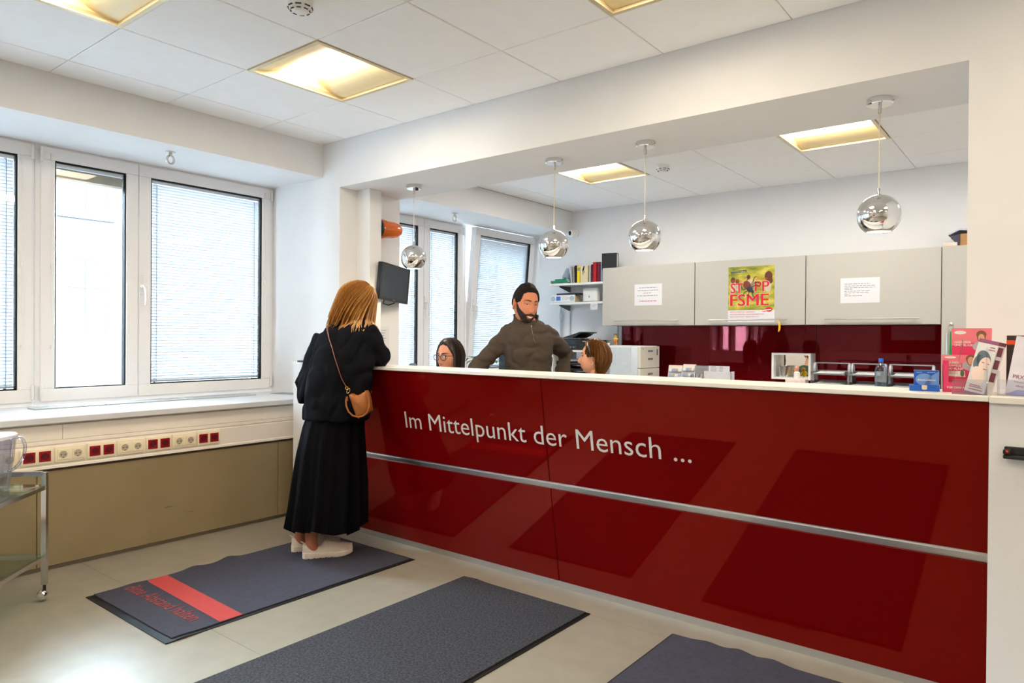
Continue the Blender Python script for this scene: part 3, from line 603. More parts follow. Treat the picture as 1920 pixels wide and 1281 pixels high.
SK1 = mat('print_skin', rgb(214, 150, 100), .6, var=.08); HR1 = mat('print_brown', rgb(96, 48, 30), .6, var=.1); SHP = mat('print_shirt', rgb(196, 186, 160), .6, var=.1)
b = MB()
for cx, cy, s, mi in ((.045, .375, .021, 1), (.045, .368, .014, 0), (.086, .362, .017, 1), (.086, .357, .012, 0), (.185, .388, .018, 0), (.185, .398, .016, 1), (.36, .40, .034, 1), (.375, .36, .022, 1)):
    b.mi = mi; disc(b, PL_, cx, cy, s, s*1.25, z=.0001*mi+.0001*(cy > .37))
b.mi = 2; disc(b, PL_, .05, .31, .03, .045); disc(b, PL_, .095, .31, .022, .04); disc(b, PL_, .195, .34, .035, .035); disc(b, PL_, .355, .31, .03, .05)
part(b, 'people_picture', [SK1, HR1, SHP], t, smooth=0)
RP = mat('poster_red', rgb(206, 22, 36), .5, var=.02); RW = mat('poster_white', rgb(240, 236, 232), .5, var=.01); GRN = mat('poster_dark_green', rgb(36, 66, 46), .5)
def ptext(b, s, x, y, w, h, z=.0006, bold=0):
    "text scaled to an exact width and cap height"
    for k, dx in enumerate((0, -.5, .5) if bold > .01 else (0,)):
        n0 = len(b.bm.verts); b.text(s, 1, Mx(), 0); b.bm.verts.ensure_lookup_table(); vv = b.bm.verts[n0:]
        xa, xb = min(v.co.x for v in vv), max(v.co.x for v in vv); yb = max(v.co.y for v in vv); ya = min(v.co.y for v in vv); ya = 0 if ya > -.08 else ya
        for v in vv: v.co = PTM @ V((x+(v.co.x-xa)/(xb-xa)*w+dx*bold*h*1.4, y+(v.co.y-ya)/(yb-ya)*h, z+k*.00003))
PTM = PM
b = MB(); b.mi = 0; ptext(b, 'ST', .025, .258, .108, .09, .0024, .05); ptext(b, 'PP', .24, .268, .126, .09, .0024, .05); ptext(b, 'FSME', .024, .144, .338, .104, .0024, .05)
b.mi = 1
ptext(b, 'ST', .0235, .2565, .111, .093, .0022, .065); ptext(b, 'PP', .2385, .2665, .129, .093, .0022, .065); ptext(b, 'FSME', .0225, .1425, .341, .107, .0022, .065)
b.mi = 0
ptext(b, 'RECHTZEITIG GEIMPFT.', .024, .082, .225, .0125, .0008, .02); ptext(b, 'REGELMÄSSIG AUFGEFRISCHT.', .024, .062, .305, .0125, .0008, .02); ptext(b, 'RICHTIG GUT GESCHÜTZT.', .024, .041, .262, .0125, .0008, .02)
b.mi = 3
ptext(b, 'GAR RISIKO', .035, .362, .11, .013, .0024, .01); ptext(b, 'DRAUSSEN', .25, .374, .10, .013, .0024, .01)
b.mi = 2; b.quad(*[PM @ V(p) for p in ((.024, .437, .0012), (.166, .444, .0012), (.166, .462, .0012), (.024, .455, .0012))]); b.mi = 1; ptext(b, 'www.zecken-impfen.at', .03, .444, .128, .011, .0014, .01)
part(b, 'lettering', [RP, RW, GRN, mat('poster_orange', rgb(226, 96, 20), .5)], t, smooth=0)
b = MB(); b.mi = 0; disc(b, PM, .172, .325, .033, .042, rot=.45, z=.0030); b.mi = 1; disc(b, PM, .198, .29, .026, .027, z=.0032); disc(b, PM, .222, .268, .013, .014, z=.0033)
Zt = .0034
def leg(pts, r=.003): b.tube([PM @ V((x, y, Zt)) for x, y in pts], [r]*(len(pts)-1)+[r*.5], 6, 1, .3)
leg([(.18, .30), (.14, .285), (.125, .305), (.118, .335)]); leg([(.185, .28), (.15, .262), (.135, .235)]); leg([(.195, .27), (.182, .24), (.19, .205)]); leg([(.215, .265), (.23, .225), (.245, .205)])
leg([(.215, .31), (.25, .325), (.28, .318), (.285, .30)]); leg([(.21, .315), (.235, .345), (.265, .348), (.29, .33)]); leg([(.2, .32), (.225, .355), (.235, .39), (.255, .402)]); leg([(.17, .365), (.185, .395), (.15, .392)])
b.mi = 1; part(b, 'tick_picture', [mat('tick_brown', rgb(120, 48, 20), .4, var=.25, nscale=60), mat('tick_black', rgb(36, 32, 34), .3)], t, smooth=0)
b = MB(); b.mi = 0; disc(b, PM, .365, .108, .03, .020, z=.0016); disc(b, PM, .325, .101, .03, .01, z=.0015); b.mi = 1; b.quad(*[PM @ V(p) for p in ((.292, .095, .0018), (.385, .103, .0018), (.385, .111, .0018), (.292, .103, .0018))]); part(b, 'emblem', [RP, RW], t, smooth=0)
# yellow hanging charm on the middle handle
t = thing('hanging_charm', 'small yellow charm hanging from the middle cabinet handle', 'charm', (-1.889, 6.098, 1.32))
b = MB(); b.tube([(-1.889+.004*cos(a), 6.098+.009*sin(a), 1.425+.0*a) for a in [2*pi*i/10 for i in range(10)]], .003, 6, closed=True); b.box((-1.893, 6.088, 1.408), (-1.885, 6.094, 1.42)); part(b, 'loop', mat('charm_orange', rgb(245, 160, 20), .5), t)
b = MB(); b.tube([(-1.889, 6.09, 1.406), (-1.886, 6.09, 1.39), (-1.884, 6.09, 1.36), (-1.887, 6.09, 1.335), (-1.893, 6.09, 1.32)], [.003, .008, .0095, .008, .003], 8); part(b, 'body', mat('charm_yellow', rgb(250, 190, 30), .5), t)
# ================================================================ shelves with brackets
def shelf(z, lab):
    t = thing('wall_shelf', lab, 'shelf', (-4.04, 6.38, z), 0, 'white office wall shelves')
    b = MB(); b.box((-4.40, 6.245, z-.022), (-3.668, 6.497, z), .001); part(b, 'board', WHITE, t)
    for x in (-4.293, -3.69):
        b = MB(); b.prism([(x-.004, 6.28, z-.023), (x-.004, 6.495, z-.023), (x-.004, 6.495, z-.085), (x-.004, 6.47, z-.082), (x-.004, 6.28, z-.036)], (.008, 0, 0)); part(b, 'bracket', mat('bracket_grey', rgb(92, 100, 110), .45), t)
    return t
shelf(1.842, 'upper white wall shelf holding books'); shelf(1.636, 'lower white wall shelf holding a radio')
b = MB(); b.box((-4.30, 6.488, 1.14), (-4.286, 6.499, 1.90)); b.box((-3.697, 6.488, 1.2), (-3.683, 6.499, 1.90)); solo(b, 'shelf_rail', mat('rail_white', rgb(190, 200, 208), .5), 'slotted wall rails carrying the shelves', 'rail')
def col(n, *c, **k): return mat(n, rgb(*c), k.pop('rough', .45), **k)
def book(name, lab, x0, x1, y0, h, cov, z=1.842, lean=0, page=True, depth=.17, group='books on the upper shelf'):
    t = thing(name, lab, 'book', ((x0+x1)/2, y0+depth/2, z), 0, group)
    T = Mx.Translation((x0, y0, z)) @ Mx.Rotation(lean, 4, 'Y') @ Mx.Translation((-x0, -y0, -z))
    b = MB(T); w = x1-x0; e = min(.003, w*.15)
    b.box((x0, y0, z), (x0+e, y0+depth, z+h)); b.box((x1-e, y0, z), (x1, y0+depth, z+h)); b.box((x0, y0, z), (x1, y0+e, z+h)); part(b, 'cover', cov, t)
    b = MB(T); b.box((x0+e, y0+e, z+.003), (x1-e, y0+depth-.003, z+h-.003)); part(b, 'pages', PAPER, t)
    return t, T
GN = col('green_cover', 16, 140, 92); CRM = col('cream_cover', 226, 208, 170, var=.05)
book('folder', 'pale grey folder leaning at the left of the upright books', -4.16, -4.142, 6.30, .185, col('pale_folder', 205, 210, 216), lean=-.09)
book('folder', 'grey-beige folder left of the thin black book', -4.128, -4.108, 6.30, .18, col('beige_folder', 178, 172, 150), lean=-.06)
book('book', 'thin black upright book between folder and yellow book', -4.106, -4.088, 6.30, .192, col('black_cover', 22, 22, 26), lean=-.03)
t, T = book('book', 'yellow upright book with grey print', -4.084, -4.036, 6.30, .185, col('yellow_cover', 240, 208, 20), lean=0)
b = MB(); b.box((-4.076, 6.2992, 1.975), (-4.044, 6.2999, 2.008)); part(b, 'spine_print', INK, t)
t, T = book('book', 'cream upright book with a black bird print', -4.034, -3.934, 6.29, .18, CRM)
b = MB(); M_ = frame((-3.995, 6.2895, 1.955), (1, 0, 0), (0, 0, 1)); disc(b, M_, 0, .03, .011, .024, rot=-.35); disc(b, M_, .008, .055, .009, .009); b.prism([M_ @ V(p) for p in ((-.006, .012, 0), (.002, .01, 0), (-.002, -.028, 0), (-.008, -.026, 0))], (0, -.0003, 0)); b.prism([M_ @ V(p) for p in ((.008, .015, 0), (.013, .015, 0), (.022, -.01, 0), (.018, -.012, 0))], (0, -.0003, 0)); part(b, 'bird_print', col('bird_black', 25, 22, 22), t, smooth=0)
book('spiral_notebook', 'green spiral notebook standing behind the cream book', -3.985, -3.90, 6.466, .235, GN, depth=.026)
book('book', 'thin white book right of the cream book', -3.928, -3.908, 6.30, .182, PAPER)
book('binder', 'dark red binder, left of the bright red one', -3.902, -3.876, 6.30, .19, col('dark_red', 84, 10, 22, rough=.3))
book('binder', 'bright red glossy binder', -3.874, -3.828, 6.29, .208, col('bright_red', 176, 14, 26, rough=.25))
book('binder', 'wine red binder at the right end of the shelf', -3.826, -3.786, 6.29, .205, col('wine_red', 112, 10, 36, rough=.3))
book('folder', 'thin blue-white folder against the cabinet side', -3.781, -3.768, 6.29, .2, col('pale_blue', 168, 190, 216))
t = thing('file_box', 'clear plastic magazine holder behind the green books', 'magazine holder', (-4.27, 6.4, 1.842))
b = MB(); b.prism([(-4.31, 6.36, 1.842), (-4.31, 6.49, 1.842), (-4.31, 6.49, 2.03), (-4.31, 6.44, 2.03), (-4.31, 6.36, 1.93)], (.003, 0, 0)); b.prism([(-4.235, 6.36, 1.842), (-4.235, 6.49, 1.842), (-4.235, 6.49, 2.03), (-4.235, 6.44, 2.03), (-4.235, 6.36, 1.93)], (.003, 0, 0)); b.box((-4.31, 6.487, 1.842), (-4.232, 6.49, 2.03)); b.box((-4.31, 6.36, 1.842), (-4.232, 6.363, 1.92)); b.box((-4.31, 6.36, 1.842), (-4.232, 6.49, 1.845)); part(b, 'box', ACRYL, t)
b = MB(); b.box((-4.295, 6.46, 1.846), (-4.25, 6.48, 2.06)); part(b, 'papers', PAPER, t)
def flatbook(lab, x0, x1, y0, y1, z, h, c, rz=0, g='books lying on the upper shelf'):
    t = thing('book', lab, 'book', ((x0+x1)/2, (y0+y1)/2, z), rz, g)
    M = base_of(t) @ Mx.Translation((-(x0+x1)/2, -(y0+y1)/2, -z)); b = MB(M); b.box((x0, y0, z), (x1, y1, z+.003)); b.box((x0, y0, z+h-.003), (x1, y1, z+h)); b.box((x0, y0, z), (x1, y0+.003, z+h)); part(b, 'cover', c, t)
    b = MB(M); b.box((x0+.003, y0+.003, z+.003), (x1-.003, y1-.002, z+h-.003)); part(b, 'pages', PAPER, t)
flatbook('thin white booklet lying under the green books', -4.39, -4.20, 6.28, 6.45, 1.842, .012, PAPER)
flatbook('lower green book lying on the upper shelf', -4.405, -4.185, 6.27, 6.42, 1.8545, .022, GN, .02)
flatbook('upper green book lying on the upper shelf', -4.355, -4.20, 6.28, 6.40, 1.877, .018, GN, -.03)
b = MB(); b.box((-4.39, 6.262, 1.8425), (-4.372, 6.278, 1.852), .002); solo(b, 'red_tab', col('coral', 240, 110, 100), 'coral red tab under the green books', 'tab')
# radio and router
t = thing('table_radio', 'white table radio with two round loudspeakers and blue display', 'radio', (-4.25, 6.33, 1.636))
b = MB(); b.box((-4.405, 6.275, 1.64), (-4.095, 6.29, 1.718), .004, 2); part(b, 'front', WHITE, t)
b = MB(); b.box((-4.40, 6.29, 1.64), (-4.10, 6.40, 1.716), .003); part(b, 'body', col('radio_wood', 196, 178, 140), t)
for x in (-4.372, -4.128): b = MB(); b.lathe([(0, 0), (.028, 0), (.028, .003), (.025, .004), (.012, .001), (0, .003)], 24, (x, 6.275, 1.68), (0, -1, 0)); part(b, 'loudspeaker', col('speaker_grey', 170, 190, 200), t)
b = MB(); b.box((-4.33, 6.273, 1.658), (-4.275, 6.2755, 1.703)); part(b, 'display', emission('radio_display', rgb(70, 105, 190), .8), t)
b = MB()
for i in range(4):
    for j in range(3): b.box((-4.255+.018*i, 6.2735, 1.665+.014*j), (-4.244+.018*i, 6.2755, 1.672+.014*j))
b.cyl((-4.175, 6.275, 1.685), (-4.175, 6.268, 1.685), .008, n=12); part(b, 'button', col('button_grey', 190, 194, 200), t)
b = MB(); b.box((-4.34, 6.29, 1.7175), (-4.06, 6.40, 1.738), .003); solo(b, 'set_top_box', col('navy_box', 36, 44, 66, rough=.3), 'flat dark blue box on top of the radio', 'device')
t = thing('router', 'white upright router box on the lower shelf', 'router', (-3.935, 6.39, 1.636))
b = MB(); b.box((-4.03, 6.33, 1.64), (-3.842, 6.395, 1.79), .018, 3); part(b, 'case', WHITE, t)
b = MB(); b.box((-4.02, 6.335, 1.636), (-3.85, 6.39, 1.641)); part(b, 'foot', GREYPL, t)
b = MB(); M_ = frame((-3.944, 6.3293, 1.695), (1, 0, 0), (0, 0, 1)); disc(b, M_, 0, 0, .008, .011); part(b, 'badge', col('badge_blue', 130, 150, 180), t, smooth=0)
notice('small white note hanging from the lower shelf', frame((-3.872, 6.244, 1.55), (1, 0, .03), (-.03, 0, 1)), .088, .066, [(.045, .01, .075), (.03, .01, .06)])
t = thing('hanging_cables', 'bundle of white cables hanging below the lower shelf', 'cable', (-4.41, 6.48, 1.3))
for dx in (-.012, 0, .01, .02): b = MB(); b.tube([(-4.40, 6.47, 1.61), (-4.41+dx*.3, 6.48, 1.57), (-4.41+dx*1.4, 6.485, 1.5), (-4.41+dx*.5, 6.485, 1.42), (-4.41+dx*.9, 6.485, 1.3), (-4.41, 6.48, 1.12)], .0035, 6); part(b, 'cable', col('cable_grey', 170, 186, 198), t)
# binder standing on the left cabinet, carton on the tall cabinet
t = thing('ring_binder', 'black ring binder standing on the left wall cabinet', 'binder', (-3.66, 6.3, 1.966))
M_ = rotz((-3.75, 6.26, 1.966), R(8))
b = MB(M_); b.box((0, 0, 0), (.165, .004, .168)); b.box((0, .045, 0), (.165, .049, .168)); b.box((0, 0, 0), (.004, .049, .168)); part(b, 'cover', col('binder_black', 38, 38, 40), t)
b = MB(M_); b.box((.006, .006, .002), (.16, .043, .160)); part(b, 'pages', PAPER, t)
b = MB(M_); b.box((-.0008, .012, .01), (0, .036, .11)); part(b, 'spine_label', col('spine_label', 190, 205, 235), t)
t = thing('file_carton', 'open carton with a blue striped lid on the tall cabinet', 'carton', (-.58, 6.3, 1.966))
b = MB(); b.box((-.60, 6.2, 1.967), (-.35, 6.45, 2.06)); part(b, 'box', col('carton_brown', 176, 132, 84), t)
b = MB(); b.prism([(-.655, 6.19, 2.045), (-.655, 6.19, 2.03), (-.60, 6.19, 1.967), (-.597, 6.19, 2.06)], (0, .27, 0)); part(b, 'side_flap', col('flap_dark', 62, 62, 82), t)
b = MB(); b.prism([(-.67, 6.185, 2.065), (-.60, 6.185, 2.10), (-.34, 6.185, 2.068), (-.34, 6.185, 2.06), (-.60, 6.185, 2.088), (-.672, 6.185, 2.053)], (0, .28, 0)); part(b, 'lid', mat('striped_lid', rgb(196, 200, 220), .5, var=.15, stretch=(60, 1, 1), nscale=3), t)
b = MB(); b.box((-.702, 6.15, 1.967), (-.61, 6.182, 1.995), .002); solo(b, 'flat_box', col('pale_pink_box', 224, 204, 190, var=.1), 'flat pale box lying beside the carton on the tall cabinet', 'box')
# camera in the corner
t = thing('security_camera', 'white round security camera in the corner of the rear wall', 'camera', (-4.27, 6.46, 2.41))
b = MB(); b.lathe([(0, 0), (.04, 0), (.04, .015), (0, .015)], 20, (-4.22, 6.498, 2.415), (0, -1, 0)); b.lathe([(.03, 0), (.043, .01), (.046, .04), (.04, .055), (.033, .058)], 24, (-4.235, 6.47, 2.41), (-.35, -1, -.05)); part(b, 'housing', WHITE, t)
b = MB(); b.lathe([(0, .062), (.02, .060), (.034, .054), (.034, .03), (0, .03)], 24, (-4.235, 6.47, 2.41), (-.35, -1, -.05)); part(b, 'lens', mat('lens_black', (.01, .01, .012), .1), t)
# ================================================================ things on the sideboard
t = thing('laser_printer', 'large white office printer with drawers, side to the camera', 'printer', (-3.4, 6.1, .76))
b = MB(); b.box((-3.62, 5.9, .765), (-3.135, 6.31, 1.182), .006, 2); part(b, 'body', col('printer_daylit_white', 208, 218, 226), t)  # bluish light from the window is put into the body colour
for z0, z1 in ((.97, 1.178), (.80, .965)): b = MB(); b.box((-3.135, 5.905, z0), (-3.108, 6.305, z1), .004); d = part(b, 'drawer', col('printer_front', 222, 218, 204), t); 
b = MB()
for z in (1.135, 1.06, .915): b.box((-3.1085, 6.06, z-.012), (-3.106, 6.16, z+.006))
b.box((-3.1085, 6.24, 1.09), (-3.105, 6.265, 1.15)); b.box((-3.1085, 5.95, 1.15), (-3.105, 5.965, 1.158)); part(b, 'grip', GREYPL, t)
b = MB()
for i in range(5):
    for j in range(5): b.box((-3.50+.014*i, 5.8985, .90+.012*j), (-3.49+.014*i, 5.9005, .909+.012*j))
part(b, 'vent', GREYPL, t)
b = MB(); b.box((-3.56, 5.8985, .80), (-3.2, 5.8995, 1.165)); part(b, 'side_panel', col('printer_side_daylit', 204, 214, 222), t)  # same bluish window light painted into the side facing the counter
t = thing('printer_shelf', 'white low shelf unit under the black printer', 'shelf unit', (-3.93, 6.1, .76))
b = MB(); b.box((-4.16, 5.93, 1.112), (-3.655, 6.40, 1.130)); part(b, 'board', WHITE, t)
for x in (-4.155, -3.667): b = MB(); b.box((x, 5.95, .76), (x+.012, 6.40, 1.112)); part(b, 'side', WHITE, t)
t = thing('inkjet_printer', 'black inkjet printer on the low white shelf', 'printer', (-3.92, 6.1, 1.13))
b = MB(); b.box((-4.13, 5.99, 1.132), (-3.73, 6.38, 1.235), .01, 2); b.box((-4.12, 6.02, 1.23), (-3.85, 6.38, 1.25), .006); part(b, 'body', BLKPL, t)
b = MB(); b.prism([(-4.11, 6.05, 1.252), (-3.93, 6.05, 1.30), (-3.88, 6.05, 1.318), (-3.86, 6.05, 1.312), (-3.92, 6.05, 1.275), (-3.98, 6.05, 1.252)], (0, .28, 0)); b.prism([(-3.95, 6.06, 1.298), (-3.84, 6.06, 1.316), (-3.835, 6.06, 1.308), (-3.94, 6.06, 1.288)], (0, .26, 0)); part(b, 'feeder_tray', BLKPL, t)
b = MB(); b.box((-4.10, 5.986, 1.185), (-3.90, 5.992, 1.225), .002); b.box((-4.08, 5.985, 1.145), (-3.88, 5.991, 1.175), .002); b.box((-4.05, 5.92, 1.140), (-3.92, 5.99, 1.146)); part(b, 'front_panel', mat('printer_blue_grey', rgb(46, 58, 72), .2), t)
b = MB()
for i in range(5): b.box((-4.06+.035*i, 5.9835, 1.152), (-4.045+.035*i, 5.986, 1.166))
part(b, 'button', GREYPL, t)
for k, z in enumerate((.80, .86, .92, .98)):
    t = thing('letter_tray', ['black letter tray, lowest under the black printer', 'black letter tray, second lowest under the black printer', 'black letter tray, third of the stack under the black printer', 'black letter tray, topmost of the stack under the black printer'][k], 'letter tray', (-3.92, 6.1, z), 0, 'black letter trays under the printer')
    b = MB(); b.box((-4.09, 5.94, z), (-3.74, 6.24, z+.004)); b.box((-4.09, 5.94, z), (-4.085, 6.24, z+.035)); b.box((-3.745, 5.94, z), (-3.74, 6.24, z+.035)); b.box((-4.09, 6.235, z), (-3.74, 6.24, z+.035)); b.box((-4.09, 5.94, z), (-3.74, 5.944, z+.018))
    for x in (-4.088, -3.742):
        for y in (5.96, 6.22): b.box((x-.003, y-.004, z-.024), (x+.003, y+.004, z+.003))
    part(b, 'tray', BLKPL, t)
    b = MB(); b.box((-4.07, 5.955, z+.004), (-3.76, 6.22, z+.012+.004*(k % 2))); part(b, 'papers', PAPER, t)
b = MB(); b.box((-4.12, 5.89, .76), (-3.71, 6.3, .776)); solo(b, 'document_pile', col('pile_grey', 150, 156, 165), 'flat grey document pile below the black letter trays', 'papers')
t = thing('loose_papers', 'loose papers and cables on top of the letter trays', 'papers', (-3.92, 6.1, 1.0))
for i, (dx, dy, dz, a) in enumerate(((-.05, .0, .0, .1), (.02, .03, .006, -.15), (-.08, .05, .012, .25))):
    b = MB(rotz((-3.95+dx, 6.09+dy, 1.015+dz), a)); b.box((-.1, -.12, 0), (.1, .12, .004)); part(b, 'sheet', PAPER, t)
b = MB(); b.ball((-3.692, 6.10, 1.151), (.032, .032, .021), 16, 10); b.ball((-3.692, 6.10, 1.20), .032, 16, 10); solo(b, 'pink_toy', col('pink_plush', 232, 170, 184, rough=.8), 'pink round toy beside the black printer', 'toy')
# small figures
t = thing('small_figurine', 'small painted figurine standing on the white printer', 'figurine', (-3.57, 6.22, 1.182))
FX, FYv, FZ = -3.545, 6.20, 1.183
b = MB(); b.cyl((FX-.011, FYv, FZ), (FX-.011, FYv, FZ+.032), .008, n=8); b.cyl((FX+.011, FYv, FZ), (FX+.011, FYv, FZ+.032), .008, n=8); part(b, 'legs', col('figurine_tan', 196, 160, 90), t)
b = MB(); b.lathe([(.0, .03), (.022, .03), (.02, .048), (.016, .05), (0, .05)], 12, (FX, FYv, FZ)); part(b, 'shorts', col('figurine_orange', 226, 90, 30), t)
b = MB(); b.lathe([(0, .05), (.016, .05), (.02, .068), (.012, .078), (0, .078)], 12, (FX, FYv, FZ)); b.tube([(FX-.018, FYv, FZ+.07), (FX-.026, FYv-.004, FZ+.055)], .006, 6); b.tube([(FX+.018, FYv, FZ+.07), (FX+.026, FYv-.004, FZ+.055)], .006, 6); part(b, 'shirt', col('figurine_yellow', 214, 178, 50), t)
b = MB(); b.ball((FX, FYv, FZ+.094), .018, 12, 8); part(b, 'head', col('figurine_skin', 222, 168, 140), t)
b = MB(); b.lathe([(.022, .1), (.02, .106), (.012, .118), (0, .12)], 12, (FX, FYv, FZ)); part(b, 'hat', col('figurine_olive', 110, 96, 30), t)
t = thing('small_plant', 'tiny grey-green plant in a white pot on the white printer', 'plant', (-3.66, 6.2, 1.182))
b = MB(); b.lathe([(0, 0), (.014, 0), (.018, .024), (0, .024)], 12, (-3.61, 6.17, 1.183)); part(b, 'pot', WHITE, t)
b = MB()
for i in range(14): a = i*2.4; l = .018+.006*(i % 3); b.tube([(-3.61, 6.17, 1.205), (-3.61+l*.6*cos(a), 6.17+l*.6*sin(a), 1.218+.004*(i % 4)), (-3.61+l*cos(a), 6.17+l*sin(a), 1.222+.006*(i % 3))], [.002, .004, .0005], 5)
part(b, 'leaves', col('grey_green', 120, 138, 112), t)
# card stands, pens, papers
def cardstand(lab, x, y, w, h, rz, c):
    t = thing('card_holder', lab, 'card holder', (x, y, .76), 0, 'stands with small cards')
    M_ = rotz((x, y, .76), rz) @ Mx.Rotation(R(-14), 4, 'X'); b = MB(M_); b.box((-w/2, 0, .0), (w/2, .006, h)); b.box((-w/2, -.03, 0), (w/2, .03, .012)); part(b, 'board', c, t)
    for i in range(4):
        b = MB(M_); z = h-.05-.052*i; b.box((-w/2+.004, -.012, z-.02), (w/2-.004, 0, z-.018)); b.box((-w/2+.004, -.012, z-.02), (w/2-.004, -.011, z-.006)); part(b, 'pocket', ACRYL, t)
        b = MB(M_)
        for j in range(4): b.mi = (i+j) % 3; b.box((-w/2+.008+(w-.016)/4*j, -.008, z-.016), (-w/2+.004+(w-.016)/4*(j+1), -.005, z+.016))
        part(b, 'cards', [PAPER, col('card_blue', 150, 165, 205), col('card_grey', 176, 168, 168)], t)
cardstand('small card stand left of the taller one beside the printer', -2.795, 5.96, .135, .255, .1, col('stand_cream', 226, 214, 196))
cardstand('taller small card stand right of its twin', -2.665, 5.95, .125, .268, -.05, col('stand_cream', 226, 214, 196))
t = thing('brochure_holder', 'grey upright leaflet holder behind the pens', 'leaflet holder', (-2.52, 6.0, .76))
b = MB(); b.box((-2.602, 5.99, .76), (-2.462, 5.998, 1.012)); b.box((-2.602, 5.984, .76), (-2.485, 6.03, .77)); part(b, 'back', col('holder_grey', 150, 150, 148, rough=.3), t)
b = MB(); greek(b, frame((-2.602, 5.9892, .76), (1, 0, 0), (0, 0, 1)), .14, [(.22, .02, .12), (.205, .02, .1), (.185, .02, .11)], .004); part(b, 'print', GREYPL, t, smooth=0)
t = thing('pen_box', 'white box with pens and two orange marks', 'pen holder', (-2.6, 5.9, .76))
b = MB(); b.box((-2.70, 5.83, .76), (-2.49, 5.885, .91), .003); part(b, 'box', WHITE, t)
for xa, xb in ((-2.69, -2.665), (-2.632, -2.60)): b = MB(); b.box((xa, 5.8285, .888), (xb, 5.8305, .908)); part(b, 'orange_mark', col('orange_mark', 230, 80, 30), t)
for i, c in enumerate(((20, 24, 30), (30, 60, 50), (30, 30, 34), (225, 120, 150), (60, 70, 90), (235, 190, 140))):
    b = MB(); x = -2.575+.016*i; b.cyl((x, 5.86, .85), (x+.004*(i-2), 5.865, .935+.006*(i % 3)), .0045, .003, 8); part(b, 'pen', col('pen_%d' % i, *c), t)
t = thing('paper_stand', 'upright sheaf of white papers in a holder beside the pens', 'papers', (-2.35, 5.95, .76))
b = MB(); b.box((-2.482, 5.90, .76), (-2.478, 5.98, .972)); b.box((-2.236, 5.90, .76), (-2.232, 5.98, .972)); b.box((-2.482, 5.90, .76), (-2.232, 5.903, .970)); b.box((-2.482, 5.90, .76), (-2.232, 5.98, .765)); part(b, 'holder', col('holder_pale', 214, 214, 218), t)
b = MB(); b.box((-2.45, 5.94, .766), (-2.262, 5.946, 1.016)); part(b, 'sheets', PAPER, t)
b = MB(); greek(b, frame((-2.45, 5.9395, .80), (1, 0, 0), (0, 0, 1)), .19, [(.205-.012*i, .02, .07) for i in range(4)]+[(.205-.012*i, .10, .13) for i in range(4)], .005); part(b, 'print', INK, t, smooth=0)
# white open cube niche with mirror back
t = thing('wall_cube', 'small white open wall cube with a mirror back', 'wall cube', (-1.87, 6.4, .9))
x0, x1, z0, z1, y0, y1 = -2.025, -1.693, .902, 1.134, 6.33, 6.483; th = .018
b = MB(); b.box((x0, y0, z0), (x1, y1, z0+th)); b.box((x0, y0, z1-th), (x1, y1, z1)); b.box((x0, y0, z0+th), (x0+th, y1, z1-th)); b.box((x1-th, y0, z0+th), (x1, y1, z1-th)); part(b, 'box', WHITE, t)
b = MB(); b.box((x0+th, 6.478, z0+th), (x1-th, 6.4825, z1-th)); part(b, 'mirror', mat('mirror', (.9, .86, .78), .01, 1, var=0), t)
t = thing('metal_bucket', 'small metal bucket in the white wall cube', 'bucket', (-1.93, 6.39, .92))
b = MB(); b.lathe([(0, .001), (.042, .001), (.055, .092), (.058, .094), (.056, .096), (.052, .092), (.04, .004), (0, .004)], 28, (-1.93, 6.39, .92)); part(b, 'pail', mat('zinc', (.66, .64, .6), .22, 1, var=.05), t)
t = thing('yellow_toy', 'yellow duck-like figure beside the bucket', 'toy', (-1.81, 6.37, .92))
b = MB(); b.ball((-1.815, 6.37, .945), (.03, .026, .025), 14, 8); part(b, 'body', col('toy_yellow', 240, 200, 20), t)
b = MB(); b.ball((-1.822, 6.365, .982), .018, 12, 8); part(b, 'head', col('toy_orange', 236, 160, 30), t)
b = MB(); b.ball((-1.84, 6.357, .978), (.007, .006, .004), 8, 5); part(b, 'beak', col('toy_red', 200, 60, 30), t)
t = thing('lidded_bottle', 'small white bottle with a rosy cap in front of the cube', 'bottle', (-1.72, 6.1, .76))
b = MB(); b.box((-1.80, 5.98, .76), (-1.64, 6.08, .925), .004); part(b, 'carton', col('pale_carton', 232, 214, 206, var=.08), t)
b = MB(); b.lathe([(0, .925), (.024, .925), (.024, .98), (.012, .99), (0, .99)], 16, (-1.72, 6.03, 0)); part(b, 'bottle', WHITE, t)
b = MB(); b.lathe([(0, .99), (.015, .99), (.017, 1.005), (.02, 1.02), (.012, 1.035), (0, 1.037)], 16, (-1.72, 6.03, 0)); part(b, 'cap', col('rosy_cap', 206, 150, 130), t)
